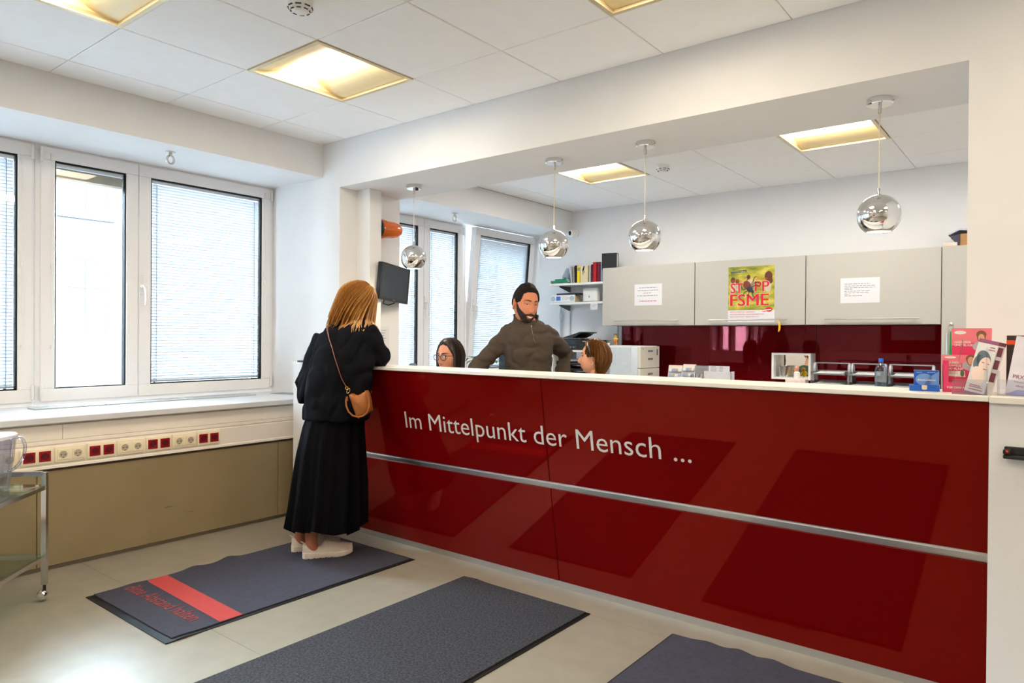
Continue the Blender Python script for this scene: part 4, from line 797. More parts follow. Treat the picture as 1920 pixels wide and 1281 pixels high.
# three letter tray towers
WIRE = mat('tray_metal', rgb(140, 142, 146), .35, .6, var=.02)
for k, (xa, xb) in enumerate(((-1.598, -1.318), (-1.312, -1.058), (-1.04, -.735))):
    t = thing('tray_tower', ['metal letter tray tower, left of the three', 'metal letter tray tower, behind the water bottle', 'metal letter tray tower, right of the three behind the blue box'][k], 'letter tray', ((xa+xb)/2, 6.1, .76), 0, 'metal letter tray towers')
    for x in (xa+.008, xb-.008):
        b = MB(); b.tube([(x, 6.03, .765), (x, 6.035, .95), (x, 6.06, 1.05), (x, 6.075, 1.065), (x, 6.10, 1.06), (x, 6.14, .95), (x, 6.16, .765)], .008, 6, 1.2, .5, up=(1, 0, 0)); part(b, 'side_frame', WIRE, t)
    b = MB(); b.cyl((xa+.008, 6.077, 1.065), (xb-.008, 6.077, 1.065), .005, n=8); part(b, 'top_bar', WIRE, t)
    for z in (.80, .89, .972):
        b = MB(); p = [(5.93, z+.014), (5.94, z), (6.19, z), (6.19, z+.03)]
        b.box((xa+.012, 5.935, z), (xb-.012, 6.2, z+.002)); b.box((xa+.012, 6.198, z), (xb-.012, 6.2, z+.03)); b.box((xa+.012, 5.935, z), (xb-.012, 5.938, z+.012))
        for x in (xa+.012, xb-.014): b.box((x, 5.935, z), (x+.002, 6.2, z+.03))
        tr_ = part(b, 'tray', WIRE, t)
        b = MB(); b.box((xa+.022, 5.95, z+.002), (xb-.03, 6.18, z+.012)); b.prism([(xa+.05, 5.945, z+.013), (xb-.05, 5.95, z+.013), (xb-.03, 6.17, z+.02), (xa+.03, 6.16, z+.02)], (0, 0, .003)); part(b, 'papers', PAPER, tr_)
t = thing('water_bottle', 'clear plastic water bottle with a blue cap', 'bottle', (-1.062, 5.87, .76))
WB = glassy('pet_blue', (.72, .84, .93), .07, .02)
zb_ = .765
b = MB(); b.lathe([(.0, .004), (.03, 0), (.04, .012), (.041, .03), (.037, .05), (.041, .07), (.038, .1), (.041, .12), (.041, .2), (.041, .26), (.036, .285), (.024, .305), (.0145, .318), (.0145, .33)], 28, (-1.062, 5.87, zb_), cap=False); part(b, 'bottle', WB, t)
b = MB(); b.lathe([(0, .006), (.028, .003), (.037, .014), (.038, .03), (.034, .05), (.038, .07), (.035, .1), (.038, .12), (.038, .145), (0, .145)], 24, (-1.062, 5.87, zb_)); part(b, 'water', glassy('bottle_water', (.80, .88, .92), .05), t)
b = MB(); b.lathe([(.0416, .175), (.0416, .255)], 28, (-1.062, 5.87, zb_), cap=False); part(b, 'paper_label', glassy('bottle_label', (.75, .8, .82), .3, .5), t)
b = MB(); b.lathe([(0, .352), (.0165, .352), (.0175, .346), (.0175, .330), (.019, .327), (0, .327)], 20, (-1.062, 5.87, zb_)); part(b, 'cap', col('cap_blue', 30, 90, 190), t)
# key ring on the tall cabinet
t = thing('key_hook', 'key ring with a green lanyard hanging on the tall cabinet', 'keys', (-.64, CY, 1.15))
b = MB(); b.lathe([(0, 0), (.014, 0), (.014, .006), (.004, .01), (.003, .03), (0, .03)], 14, (-.637, CY+.003, 1.378), (0, -1, 0)); part(b, 'hook', STEEL, t)
b = MB(); b.tube([(-.64+.016*cos(a), CY-.02, 1.355+.016*sin(a)) for a in [2*pi*i/14 for i in range(14)]], .002, 5, closed=True); b.tube([(-.65, CY-.018, 1.34), (-.655, CY-.016, 1.31), (-.648, CY-.014, 1.30)], .003, 5); part(b, 'ring', STEEL, t)
b = MB(); b.prism([(-.645, CY-.012, 1.325), (-.638, CY-.012, 1.325), (-.632, CY-.012, 1.12), (-.65, CY-.012, 1.12)], (0, -.002, 0)); part(b, 'lanyard', col('lanyard_green', 10, 130, 60), t)
b = MB(); b.prism([(-.672, CY-.008, 1.31), (-.663, CY-.008, 1.31), (-.66, CY-.008, 1.12), (-.672, CY-.008, 1.12)], (0, -.002, 0)); part(b, 'strap', col('strap_pale', 190, 210, 212), t)
# plant on the office sill
t = thing('potted_plant', 'leafy green plant in a white pot on the office window sill', 'plant', (-4.5, 5.25, .818))
b = MB(); b.lathe([(0, .002), (.06, .002), (.085, .12), (.08, .12), (.0, .105)], 20, (-4.42, 5.2, .816)); part(b, 'pot', WHITE, t)
LFM = col('leaf_green', 62, 104, 66, rough=.4, var=.25)
rnd = random.Random(3); st = MB(); leaves = []
for i in range(16):
    a = rnd.uniform(0, 2*pi); l = rnd.uniform(.08, .24); h = rnd.uniform(.08, .17); p0 = V((-4.42, 5.2, .92)); p1 = p0+V((l*.5*cos(a), l*.5*sin(a), h)); p2 = p0+V((l*cos(a), l*sin(a), h*.85))
    st.tube([p0, p1, p2], [.003, .0022, .001], 5)
    for j in range(3): leaves.append((p1.lerp(p2, j/2), a+rnd.uniform(-1.2, 1.2)))
part(st, 'stems', col('stem_green', 90, 120, 70), t)
for p, a in leaves:
    M_ = rotz(p, a) @ Mx.Rotation(rnd.uniform(-.4, .7), 4, 'Y'); b = MB(M_); L = rnd.uniform(.045, .07); w = L*.32
    b.loft([[V((0, -.001, 0)), V((0, 0, 0)), V((0, .001, 0))], [V((L*.3, -w*.9, .004)), V((L*.3, 0, -.002)), V((L*.3, w*.9, .004))], [V((L*.65, -w*.8, .002)), V((L*.65, 0, -.004)), V((L*.65, w*.8, .002))], [V((L, -.001, -.01)), V((L, 0, -.012)), V((L, .001, -.01))]], False, False); part(b, 'leaf', LFM, t)
# ================================================================ leaflets and boxes on the counter
ZT = 1.0805
CTM = lambda x, y, z, a=0: Mx.Translation((x, y, z)) @ Mx.Rotation(a, 4, 'Z') @ Mx.Rotation(pi/2, 4, 'X')   # local x right, y up, z towards the hall
BL = col('display_blue', 28, 92, 186); BL2 = col('display_pale_blue', 110, 150, 214)
t = thing('blue_card_box', 'blue open card box lettered Blutdruckpass', 'box', (-.37, 2.85, ZT))
M_ = CTM(-.415, 2.80, ZT, .18); b = MB(M_); b.box((0, 0, -.05), (.09, .02, .0)); b.box((0, 0, 0), (.09, .02, .0012)); part(b, 'tray', BL, t)
b = MB(M_); b.box((.0895, 0.0005, -.05), (.0912, .0225, .0)); part(b, 'side_face', col('display_lavender', 176, 180, 206), t)
b = MB(M_); b.prism([(.037, .0205, .0014), (.037, .008, .0014), (.04, .005, .0014), (.05, .005, .0014), (.053, .008, .0014), (.053, .0205, .0014)], (0, 0, .0003)); part(b, 'thumb_notch', col('notch_beige', 214, 196, 170), t)
b = MB(M_ @ Mx.Translation((0, .02, -.012))); b.box((.014, -.012, -.034), (.09, .052, -.001)); part(b, 'cards', BL, t)
b = MB(); PTM = M_ @ Mx.Translation((.014, .008, -.0128)); b.mi = 1; disc(b, PTM, .03, .032, .026, .021, z=.0003)
b.fc(b.vs([PTM @ V(p) for p in ((.046, .042, .0003), (.0755, .062, .0003), (.0755, .013, .0003), (.03, .013, .0003))])); b.mi = 0; ptext(b, 'Blutdruckpass', .011, .026, .054, .0075, .0006, .03); ptext(b, 'ärztekammer', .006, .056, .018, .003, .0005); ptext(b, 'gesund', .04, .056, .024, .003, .0005); part(b, 'print', [RW, BL2], t, smooth=0)
PK = col('display_pink', 228, 62, 108); PK2 = col('display_light_pink', 240, 128, 140)
def pinkbox(lab, x, y, a, w, h, hb, l1, z=ZT, tray=True):
    t = thing('leaflet_display', lab, 'leaflet display', (x+w/2, y+.04, z), 0, 'pink leaflet displays')
    M_ = CTM(x, y, z, a)
    if tray:
        b = MB(M_); b.box((0, 0, -.05), (w, .0015, 0)); b.box((0, 0, -.05), (.0015, hb, 0)); b.box((w-.0015, 0, -.05), (w, hb, 0)); b.box((0, 0, -.0015), (w, .034, 0)); b.box((0, .034, -.0015), (.016, hb, 0)); b.box((w-.016, .034, -.0015), (w, hb, 0)); part(b, 'tray', PK, t)
    b = MB(M_); b.prism([(0, 0, -.03), (w, 0, -.03), (w+.004, h, -.03), (-.004, h, -.03)], (0, 0, -.0015)); part(b, 'back_card', PK, t)
    b = MB(); global PTM; PTM = M_ @ Mx.Translation((0, 0, -.0298)); b.mi = 0; b.fc(b.vs([PTM @ V(p) for p in ((-.0035, h*.72, .0002), (w+.0035, h*.80, .0002), (w+.004, h-.0005, .0002), (-.004, h-.0005, .0002))]))
    b.mi = 1; disc(b, PTM, w*.2, h*.93, w*.16, h*.03, z=.0005)
    for i, s in enumerate(l1): ptext(b, s, .006, h*(.76 if tray else .745)-.0105*i, .0060*len(s), .0078, .0006, .04)
    b.mi = 2; disc(b, PTM, w*.76, h*.86, .013, .018, z=.0007); disc(b, PTM, w*.76, h*.9, .015, .014, z=.0006)
    b.mi = 3; disc(b, PTM, w*.76, h*.845, .0095, .014, z=.0009)
    b.mi = 4; disc(b, PTM, w*.76, h*.71, .026, .018, z=.0005)
    b.mi = 1; b.fc(b.vs([PTM @ V(p) for p in ((.004, h*.42, .0006), (w*.62, h*.40, .0006), (w*.60, h*.56, .0006), (.004, h*.56, .0006))])); b.mi = 5
    for i in range(3): b.fc(b.vs([PTM @ V(p) for p in ((.008, h*(.535-.03*i), .0008), (w*.4, h*(.535-.03*i), .0008), (w*.4, h*(.545-.03*i), .0008), (.008, h*(.545-.03*i), .0008))]))
    b.mi = 6; disc(b, PTM, w*.53, h*.5, .006, .012, z=.0009); part(b, 'print', [PK2, RW, col('print_hair', 140, 96, 62), col('print_face', 226, 172, 140), col('print_grey_top', 188, 184, 192), INK, col('print_green', 96, 120, 84)], t, smooth=0)
    if tray: b = MB(); PTM = M_; b.mi = 0; ptext(b, 'FÜR DEN ALLTAG', .012, .012, .082, .0085, .0004, .05); part(b, 'lettering', RW, t, smooth=0)
    return t
pinkbox('lower pink leaflet display lettered GESUNDE HARNWEGE', -.318, 2.835, .14, .108, .128, .108, ['GESUNDE', 'HARNWEGE', 'UND BLASE'])
pinkbox('taller pink leaflet display behind, lettered HARNWEGE UND BLASE', -.297, 2.905, .14, .112, .222, .11, ['HARNWEGE', 'UND BLASE'])
t = thing('leaflet_stand', 'clear acrylic stand with a white leaflet showing a face', 'leaflet stand', (-.22, 2.76, ZT))
M_ = CTM(-.281, 2.728, ZT, .10)
b = MB(M_); b.box((0, 0, -.085), (.098, .002, .0)); b.prism([(0, 0, -.02), (.0, .0, 0), (.010, .062, .0), (.032, .185, -.075), (.03, .185, -.079), (.0, .0, -.04)], (.002, 0, 0)); b.prism([(.098, 0, -.02), (.098, .0, 0), (.098, .062, .0), (.098, .17, -.075), (.098, .0, -.07)], (-.002, 0, 0)); b.box((0, 0, -.002), (.098, .05, 0)); part(b, 'stand', ACRYL, t)
Lm = M_ @ Mx.Translation((.032, .004, -.012)) @ Mx.Rotation(R(-14), 4, 'Z') @ Mx.Rotation(R(-18), 4, 'X')
b = MB(Lm); b.box((0, 0, -.004), (.056, .198, 0)); part(b, 'leaflet', PAPER, t)
b = MB(); PTM = Lm; b.mi = 0; b.fc(b.vs([Lm @ V(p) for p in ((0, 0, .0003), (.056, 0, .0003), (.056, .011, .0003), (0, .011, .0003))])); b.fc(b.vs([Lm @ V(p) for p in ((0, .185, .0003), (.056, .185, .0003), (.056, .198, .0003), (0, .198, .0003))]))
b.mi = 1; disc(b, Lm, .028, .128, .02, .032, rot=.3, z=.0004); disc(b, Lm, .014, .115, .012, .026, z=.0004); b.mi = 2; disc(b, Lm, .034, .112, .0155, .026, rot=-.1, z=.0006); disc(b, Lm, .024, .072, .018, .03, rot=.4, z=.0005); disc(b, Lm, .03, .085, .010, .02, z=.0007)
b.mi = 3
for (x, y, w) in ((.025, .116, .007), (.041, .114, .006), (.034, .094, .009)): b.fc(b.vs([Lm @ V(p) for p in ((x, y, .0009), (x+w, y, .0009), (x+w, y+.0025, .0009), (x, y+.0025, .0009))]))
for i, (x, y, w) in enumerate(((.01, .034, .03), (.01, .028, .036), (.01, .019, .038), (.036, .172, .014), (.034, .163, .018))): b.fc(b.vs([Lm @ V(p) for p in ((x, y, .0006), (x+w, y, .0006), (x+w, y+.003, .0006), (x, y+.003, .0006))]))
part(b, 'print', [col('leaflet_plum', 150, 84, 126), col('leaflet_hair', 98, 112, 126), col('leaflet_skin', 240, 216, 206), col('leaflet_text', 160, 70, 100)], t, smooth=0)
Lm2 = M_ @ Mx.Translation((.062, .004, -.03)) @ Mx.Rotation(R(-14), 4, 'Z') @ Mx.Rotation(R(-18), 4, 'X')
b = MB(Lm2); b.box((-.01, 0, -.02), (.048, .19, 0)); part(b, 'rear_leaflet', col('rear_leaflet', 206, 200, 200), t)
b = MB(Lm2); b.box((.02, .178, -.0195), (.0485, .1905, .0004)); 
for y in (.05, .095, .14): b.box((.03, y, -.001), (.044, y+.032, .0005))
part(b, 'rear_print', col('plum_dark', 110, 34, 66, var=.2), t)
b = MB(M_); b.prism([(.078, .002, -.05), (.104, .002, -.05), (.104, .115, -.06), (.098, .118, -.06)], (0, 0, -.003)); part(b, 'plum_card', col('plum_card', 120, 40, 80), t)
t = thing('leaflet_stand', 'clear acrylic stand with a leaflet lettered PRX, at the right edge', 'leaflet stand', (-.09, 2.8, ZT))
M_ = CTM(-.160, 2.775, ZT, -.05)
b = MB(M_); b.box((0, 0, -.06), (.19, .002, 0)); b.prism([(0, 0, -.06), (0, 0, 0), (.0, .055, .0), (.0, .078, -.02), (.0, .078, -.06)], (.002, 0, 0)); b.box((0, 0, -.002), (.19, .052, 0)); part(b, 'stand', ACRYL, t)
Lm = M_ @ Mx.Translation((.02, .004, -.012)) @ Mx.Rotation(R(-8), 4, 'Z') @ Mx.Rotation(R(-10), 4, 'X')
b = MB(Lm); b.box((0, 0, -.004), (.12, .2, 0)); part(b, 'leaflet', mat('lilac_leaflet', rgb(226, 222, 236), .4, var=.06, nscale=14), t)
b = MB(); PTM = Lm; b.mi = 0; ptext(b, 'PRX', .012, .056, .03, .0125, .0006, .01); ptext(b, 'Hautverjüngung', .018, .042, .07, .006, .0006); ptext(b, 'ohne Nadeln', .024, .03, .055, .006, .0006, .02); b.mi = 1
b.fc(b.vs([Lm @ V(p) for p in ((0, 0, .0003), (.12, 0, .0003), (.12, .028, .0003), (.03, .02, .0003))])); disc(b, Lm, .06, .1, .012, .005, rot=.5, z=.0005); disc(b, Lm, .062, .125, .01, .004, rot=.3, z=.0005); part(b, 'print', [col('prx_plum', 130, 40, 84), col('prx_lilac', 166, 162, 220)], t, smooth=0)
b = MB(M_); b.box((.02, .004, -.05), (.08, .196, -.046)); part(b, 'rear_leaflet', col('rear_dark', 60, 40, 38), t)
b = MB(M_); b.box((.0195, .166, -.0505), (.08, .180, -.0455)); part(b, 'orange_band', col('orange_band', 236, 80, 30), t)
# ================================================================ office chairs, small desk things
def office_chair(lab, x, y, rz, back=1.0):
    t = thing('office_chair', lab, 'office chair', (x, y, 0), rz, 'office chairs behind the counter'); M_ = base_of(t)
    CB = col('chair_blue_grey', 48, 58, 72, rough=.8)
    b = MB(M_); b.box((-.24, -.23, .43), (.24, .23, .50), .03, 3); part(b, 'seat', CB, t)
    b = MB(M_); n = 9
    b.loft([[V((x_*.21, -.22-.03*(1-x_*x_)+k, z)) for x_, k in ((-1, 0), (-.5, 0), (0, 0), (.5, 0), (1, 0), (1, -.035), (.5, -.035), (0, -.035), (-.5, -.035), (-1, -.035))] for z in [.58+(back-.58)*i/n for i in range(n+1)]]); part(b, 'backrest', CB, t)
    b = MB(M_); b.tube([(0, -.02, .43), (0, -.2, .43), (0, -.27, .5), (0, -.265, .7)], .02, 8); b.cyl((0, 0, .08), (0, 0, .44), .03, n=12); part(b, 'stem', BLKPL, t)
    for i in range(5):
        a = 2*pi*i/5; b = MB(M_); b.tube([(0, 0, .10), (.15*cos(a), .15*sin(a), .09), (.29*cos(a), .29*sin(a), .065)], [.025, .02, .016], 8); part(b, 'foot', BLKPL, t)
        b = MB(M_); p = V((.29*cos(a), .29*sin(a), .026)); b.cyl(p+V((-sin(a)*.02, cos(a)*.02, 0)), p-V((-sin(a)*.02, cos(a)*.02, 0)), .026, n=14); part(b, 'caster', BLKPL, t)
    return t
# ================================================================ people
SKIN = {}
def skin(n, c): return mat(n, rgb(*c), .5, var=.05, nscale=25, spec=.35)
EYEW = mat('eye_white', rgb(228, 220, 214), .2, var=0); IRIS = mat('iris_brown', rgb(50, 34, 26), .15, var=0); LIDD = mat('lash_dark', rgb(34, 22, 20), .6, var=0)
def fuse(mb, vox=.011, it=6, wr=0, wf=9, wdir=(1, 1, .45)):
    "voxel-fuse everything in the builder into one continuous skin, then wrinkle it"
    me = bpy.data.meshes.new('f'); bmesh.ops.recalc_face_normals(mb.bm, faces=mb.bm.faces[:]); mb.bm.to_mesh(me); mb.bm.free()
    o = bpy.data.objects.new('f', me); COL.objects.link(o)
    r = o.modifiers.new('r', 'REMESH'); r.mode = 'VOXEL'; r.voxel_size = vox
    s = o.modifiers.new('s', 'SMOOTH'); s.factor = .6; s.iterations = it
    m2 = bpy.data.meshes.new_from_object(o.evaluated_get(bpy.context.evaluated_depsgraph_get()))
    bpy.data.objects.remove(o); bpy.data.meshes.remove(me)
    out = MB(); out.bm.from_mesh(m2); bpy.data.meshes.remove(m2)
    if wr:
        out.bm.normal_update()
        mv = [(v, v.normal.copy()) for v in out.bm.verts]
        for v, n in mv:
            p = V((v.co.x*wf*wdir[0], v.co.y*wf*wdir[1], v.co.z*wf*wdir[2]))
            w_ = V((noise.noise(p*.7), noise.noise(p*.7+V((9, 2, 4))), 0))*.8; q_ = min(1, abs(noise.noise(p+w_+V((3, 7, 1))))*3.2)-.55; q2 = noise.noise(p*2.6)
            v.co += n*wr*(q_+.25*q2)
    return out
def at_px(d, k): return V((0, 0, 1.26))+(V(d)-V((0, 0, 1.26)))*k
def headM(c, face, pitch=0, roll=0, s=1.0):
    "head frame: x person's right, y forwards, z up; pitch looks down"
    fw = V((face[0], face[1], 0)).normalized(); x = fw.cross(V((0, 0, 1)))
    m = Mx((x, fw, V((0, 0, 1)))).transposed().to_4x4() @ Mx.Rotation(-pitch, 4, 'X') @ Mx.Rotation(roll, 4, 'Y') @ Mx.Diagonal((s, s, s, 1)); m.translation = V(c); return m
def gs(a, s): return math.exp(-(a/s)**2)
def hsurf(th, ph, off=0, fem=0):
    "point of the head for azimuth th (0 = face) and polar angle ph"
    d = V((sin(ph)*sin(th), sin(ph)*cos(th), cos(ph)))
    if d.z >= 0: k = sqrt(max(0, 1-d.z**2)); z = .120*d.z
    else: t = -d.z; k = max(0, 1-t**2.7)**(1/2.7); z = -.116*t
    t = max(0, -z/.116); hx, hy = sin(th), cos(th)
    w = .0745*(1-.30*t**1.4-(.03*fem*t)); fr = .094; bk = .102
    x = hx*k*w; y = hy*k*(fr if hy > 0 else bk)
    if hy < 0: y *= 1-.42*t**1.2
    else: y += .006*t*k*hy
    if hy > 0:
        F_ = min(1, hy*1.6)
        nz = 0
        if z < .022 and z > -.055: u_n = (.022-z)/.062; nz = (.003+.0235*max(0, min(1, u_n))**1.15)*(1 if z > -.040 else max(0, 1-(-.040-z)/.014))
        y += F_*nz*gs(x, .0065+.006*max(0, min(1, (.022-z)/.062)))
        y += F_*(-.0085*(gs(x-.031, .016)+gs(x+.031, .016))*gs(z-.006, .0115) + .005*gs(abs(x)-.026, .024)*gs(z-.029, .009) + .0045*(gs(abs(x)-.043, .018)*gs(z+.028, .018)))
        y += F_*(.006*gs(x, .021)*(gs(z+.066, .0055)+gs(z+.078, .006))-.004*gs(x, .022)*gs(z+.0725, .0025)+.007*gs(x, .018)*gs(z+.104, .013)-.003*gs(x, .022)*gs(z+.09, .006))
    p = V((x, y, z)); n = V((hx*k/.0745, hy*k/.095, d.z/.118)).normalized()
    return p+n*off
def head_geo(b, M, fem=0, nu=56, nv=48):
    old = b.M; b.M = M
    rings = [[hsurf(2*pi*i/nu, max(.03, min(pi-.05, pi*(j+.3)/(nv-.4))), 0, fem) for i in range(nu)] for j in range(nv)]
    b.loft(rings)
    for s in (-1, 1):     # ears: rim, bowl and lobe
        c = V((s*.0765, -.008, -.008)); E = Mx.Translation(c) @ Mx.Rotation(s*R(-22), 4, 'Z') @ Mx.Rotation(R(-8), 4, 'X')
        pts = [E @ V((s*.006*sin(a)*0+s*.004, .0165*cos(a)*(1-.18*(sin(a) < -.3)), .030*sin(a))) for a in [2*pi*i/18 for i in range(18)]]
        b.tube(pts, .0052, 6, closed=True); b.loft([[E @ V((s*x_, .0165*k*cos(a), .029*k*sin(a))) for a in [2*pi*i/14 for i in range(14)]] for x_, k in ((-.012, .75), (-.001, .98), (-.003, .55))])
        b.ball(E @ V((s*.002, .004, -.028)), (.005, .008, .008), 8, 6)
    b.M = old
def face_bvh(fem=0):
    b = MB(); nu, nv = 96, 90
    b.loft([[hsurf(2*pi*i/nu, max(.03, min(pi-.05, pi*(j+.3)/(nv-.4))), 0, fem) for i in range(nu)] for j in range(nv)]); t = BVHTree.FromBMesh(b.bm); b.bm.free(); return t
FB = face_bvh()
def fy(x, z, off=.0012):
    h = FB.ray_cast(V((x, .3, z)), V((0, -1, 0))); return V((x, (h[0].y if h[0] else .09)+off, z))
def strip(b, xs, zt, zb, off=.0012, skip=None):
    "patch hugging the face between the curves zt(x) and zb(x)"
    for a, c in zip(xs, xs[1:]):
        for k in range(3):
            l = lambda x, q: zb(x)+(zt(x)-zb(x))*q
            b.fc(b.vs([fy(a, l(a, k/3), off), fy(c, l(c, k/3), off), fy(c, l(c, (k+1)/3), off), fy(a, l(a, (k+1)/3), off)]))
def lin(a, c, n): return [a+(c-a)*i/n for i in range(n+1)]
def face_parts(t, M, lidclose=.2, smile=0, brow=(30, 20, 16), lips=(176, 92, 84), look=0, open_=0):
    for s in (-1, 1):
        xs = lin(s*.017, s*.046, 8); c = s*.0315; hw = .0148
        top = lambda x: .0075+(.0062*(1-lidclose))*max(0, 1-((x-c)/hw)**2)-.004*lidclose
        bot = lambda x: .0055-.0062*max(0, 1-((x-c)/hw)**2)*(1 if lidclose < .8 else .75)
        b = MB(M); b.mi = 0; strip(b, xs, top, bot, .0014)
        b.mi = 1; ix = c+look; strip(b, lin(ix-.0058, ix+.0058, 4), lambda x: min(top(x), .006+.0058*sqrt(max(0, 1-((x-ix)/.0059)**2))), lambda x: max(bot(x), .006-.0058*sqrt(max(0, 1-((x-ix)/.0059)**2))), .0018)
        b.mi = 2; strip(b, lin(s*.015, s*.048, 8), lambda x: top(x)+.0022, lambda x: top(x)-.0004, .0022)
        part(b, 'eye', [EYEW, IRIS, LIDD], t, smooth=0)
        b = MB(M); bz = lambda x: .026+.004*(1-((abs(x)-.036)/.022)**2); strip(b, lin(s*.012, s*.054, 8), lambda x: bz(x)+.0035*(1-max(0, (abs(x)-.03)/.03)), lambda x: bz(x)-.003*(1-max(0, (abs(x)-.03)/.03)), .0025); part(b, 'eyebrow', mat('brow_%d' % brow[0], rgb(*brow), .8), t, smooth=0)
    LM = mat('lips_%d' % lips[0], rgb(*lips), .4); w = .024+.006*smile
    mz = lambda x: -.0725+.010*smile*(x/w)**2
    b = MB(M); e = lambda x: max(0, 1-(x/w)**2); op = .0075*smile+.006*open_
    strip(b, lin(-w, w, 12), lambda x: mz(x)+.0065*e(x)**.7, lambda x: mz(x)+.0008*e(x), .0022); strip(b, lin(-w, w, 12), lambda x: mz(x)-(op)*e(x), lambda x: mz(x)-(op+.0078)*e(x)**.8, .0024); part(b, 'lips', LM, t, smooth=0)
    b = MB(M); strip(b, lin(-w*.94, w*.94, 12), lambda x: mz(x)+.001*e(x), lambda x: mz(x)-max(op, .0012)*e(x), .0018); part(b, 'teeth' if smile else 'mouth_line', mat('teeth', rgb(236, 228, 214), .3, var=0) if smile else LIDD, t, smooth=0)
def interp(tab, x):
    for (a, p), (c, q_) in zip(tab, tab[1:]):
        if a <= x <= c: return p+(q_-p)*(x-a)/(c-a)
    return tab[-1][1]
def shell(M, top, bot, thick, rough_=.0, th0=-180, th1=180, nu=72, nv=30, seed=0, hole=None):
    "hair or beard shell between polar limits top(th) and bot(th) in degrees"
    b = MB(M); rows = []
    full = th1-th0 >= 359
    for j in range(nv+1):
        row = []
        for i in range(nu if full else nu+1):
            th = th0+(th1-th0)*i/nu; a = abs(th); f = j/nv
            ph = top(a)+(bot(a)-top(a))*f; e = min(1, (1-f)*7, (f*7 if top(a) > 5 else 9)); 
            if not full: e = min(e, (th-th0)/8, (th1-th)/8)
            o = -.0025+(thick(a, f))*max(0, e)**.6
            p = hsurf(R(th), max(.02, R(ph)), o); q_ = noise.noise(V((p.x*70, p.y*70, p.z*22+seed)))
            row.append(b.bm.verts.new(M @ (p+p.normalized()*q_*rough_)))
        rows.append(row)
    n = len(rows[0])
    for r1, r2 in zip(rows, rows[1:]):
        for i in range(n if full else n-1):
            if hole and hole(M.inverted() @ r1[i].co): continue
            b.fc([r1[i], r1[(i+1) % n], r2[(i+1) % n], r2[i]])
    return b
def strands(M, n, azr, ph1, L, off=.010, grav=.6, seed=1, rad=.0052, spread=.004, end_down=None, flare=0):
    "locks that start at the crown, follow the skull and then hang"
    rnd = random.Random(seed); b = MB(); Mi = M.to_3x3()
    for k in range(n):
        az = rnd.uniform(*azr(k) if callable(azr) else azr); pe = ph1(abs(az))+rnd.uniform(-6, 6); o = off+rnd.uniform(-.003, .004); pts = []; p0 = rnd.uniform(3, 40)
        for i in range(7): f = i/6; pts.append(M @ hsurf(R(az), R(p0+(pe-p0)*f), o*(.6+.4*f)))
        d = (pts[-1]-pts[-2]).normalized(); l = L(az)*rnd.uniform(.85, 1.1); g = V((0, 0, -1)); out = (Mi @ V((sin(R(az)), cos(R(az)), 0))).normalized()
        wob = V((rnd.uniform(-1, 1), rnd.uniform(-1, 1), rnd.uniform(-1, 1)))*spread
        for i in range(6):
            d = (d*(1-grav*.5)+g*grav*.5+out*flare*.1).normalized(); pts.append(pts[-1]+d*l/6+wob*(i/6))
        r = [rad*.5]+[rad]*8+[rad*.95, rad*.8, rad*.6, rad*.2]
        b.tube(pts, r[:len(pts)], 5, 1.35, .55, up=out)
    return b
def hand(b, wrist, fdir, up, thumb_side, s=1.0, curl=.25):
    x = V(fdir).normalized(); z = V(up); z = (z-x*z.dot(x)).normalized(); y = z.cross(x); W_ = V(wrist)
    T = lambda a, c, d: W_+x*a*s+y*c*s+z*d*s
    b.loft([[T(a, w*cos(q_), h*sin(q_)) for q_ in [2*pi*i/12 for i in range(12)]] for a, w, h in ((-.03, .027, .020), (0, .029, .018), (.04, .040, .014), (.08, .042, .013), (.095, .036, .010))])
    for i, (c, l) in enumerate(((.030, .066), (.010, .076), (-.010, .072), (-.029, .056))):
        c *= thumb_side
        b.tube([T(.08, c, 0), T(.09+l*.42, c*1.08, -.002), T(.09+l*.76, c*1.1, -.006-l*curl*.5), T(.09+l, c*1.1, -.012-l*curl)], [.0095, .0088, .008, .006], 8)
    c = thumb_side; b.tube([T(.015, .028*c, -.002), T(.045, .055*c, -.006), T(.07, .066*c, -.010), T(.09, .068*c, -.014)], [.012, .0105, .009, .0065], 8)
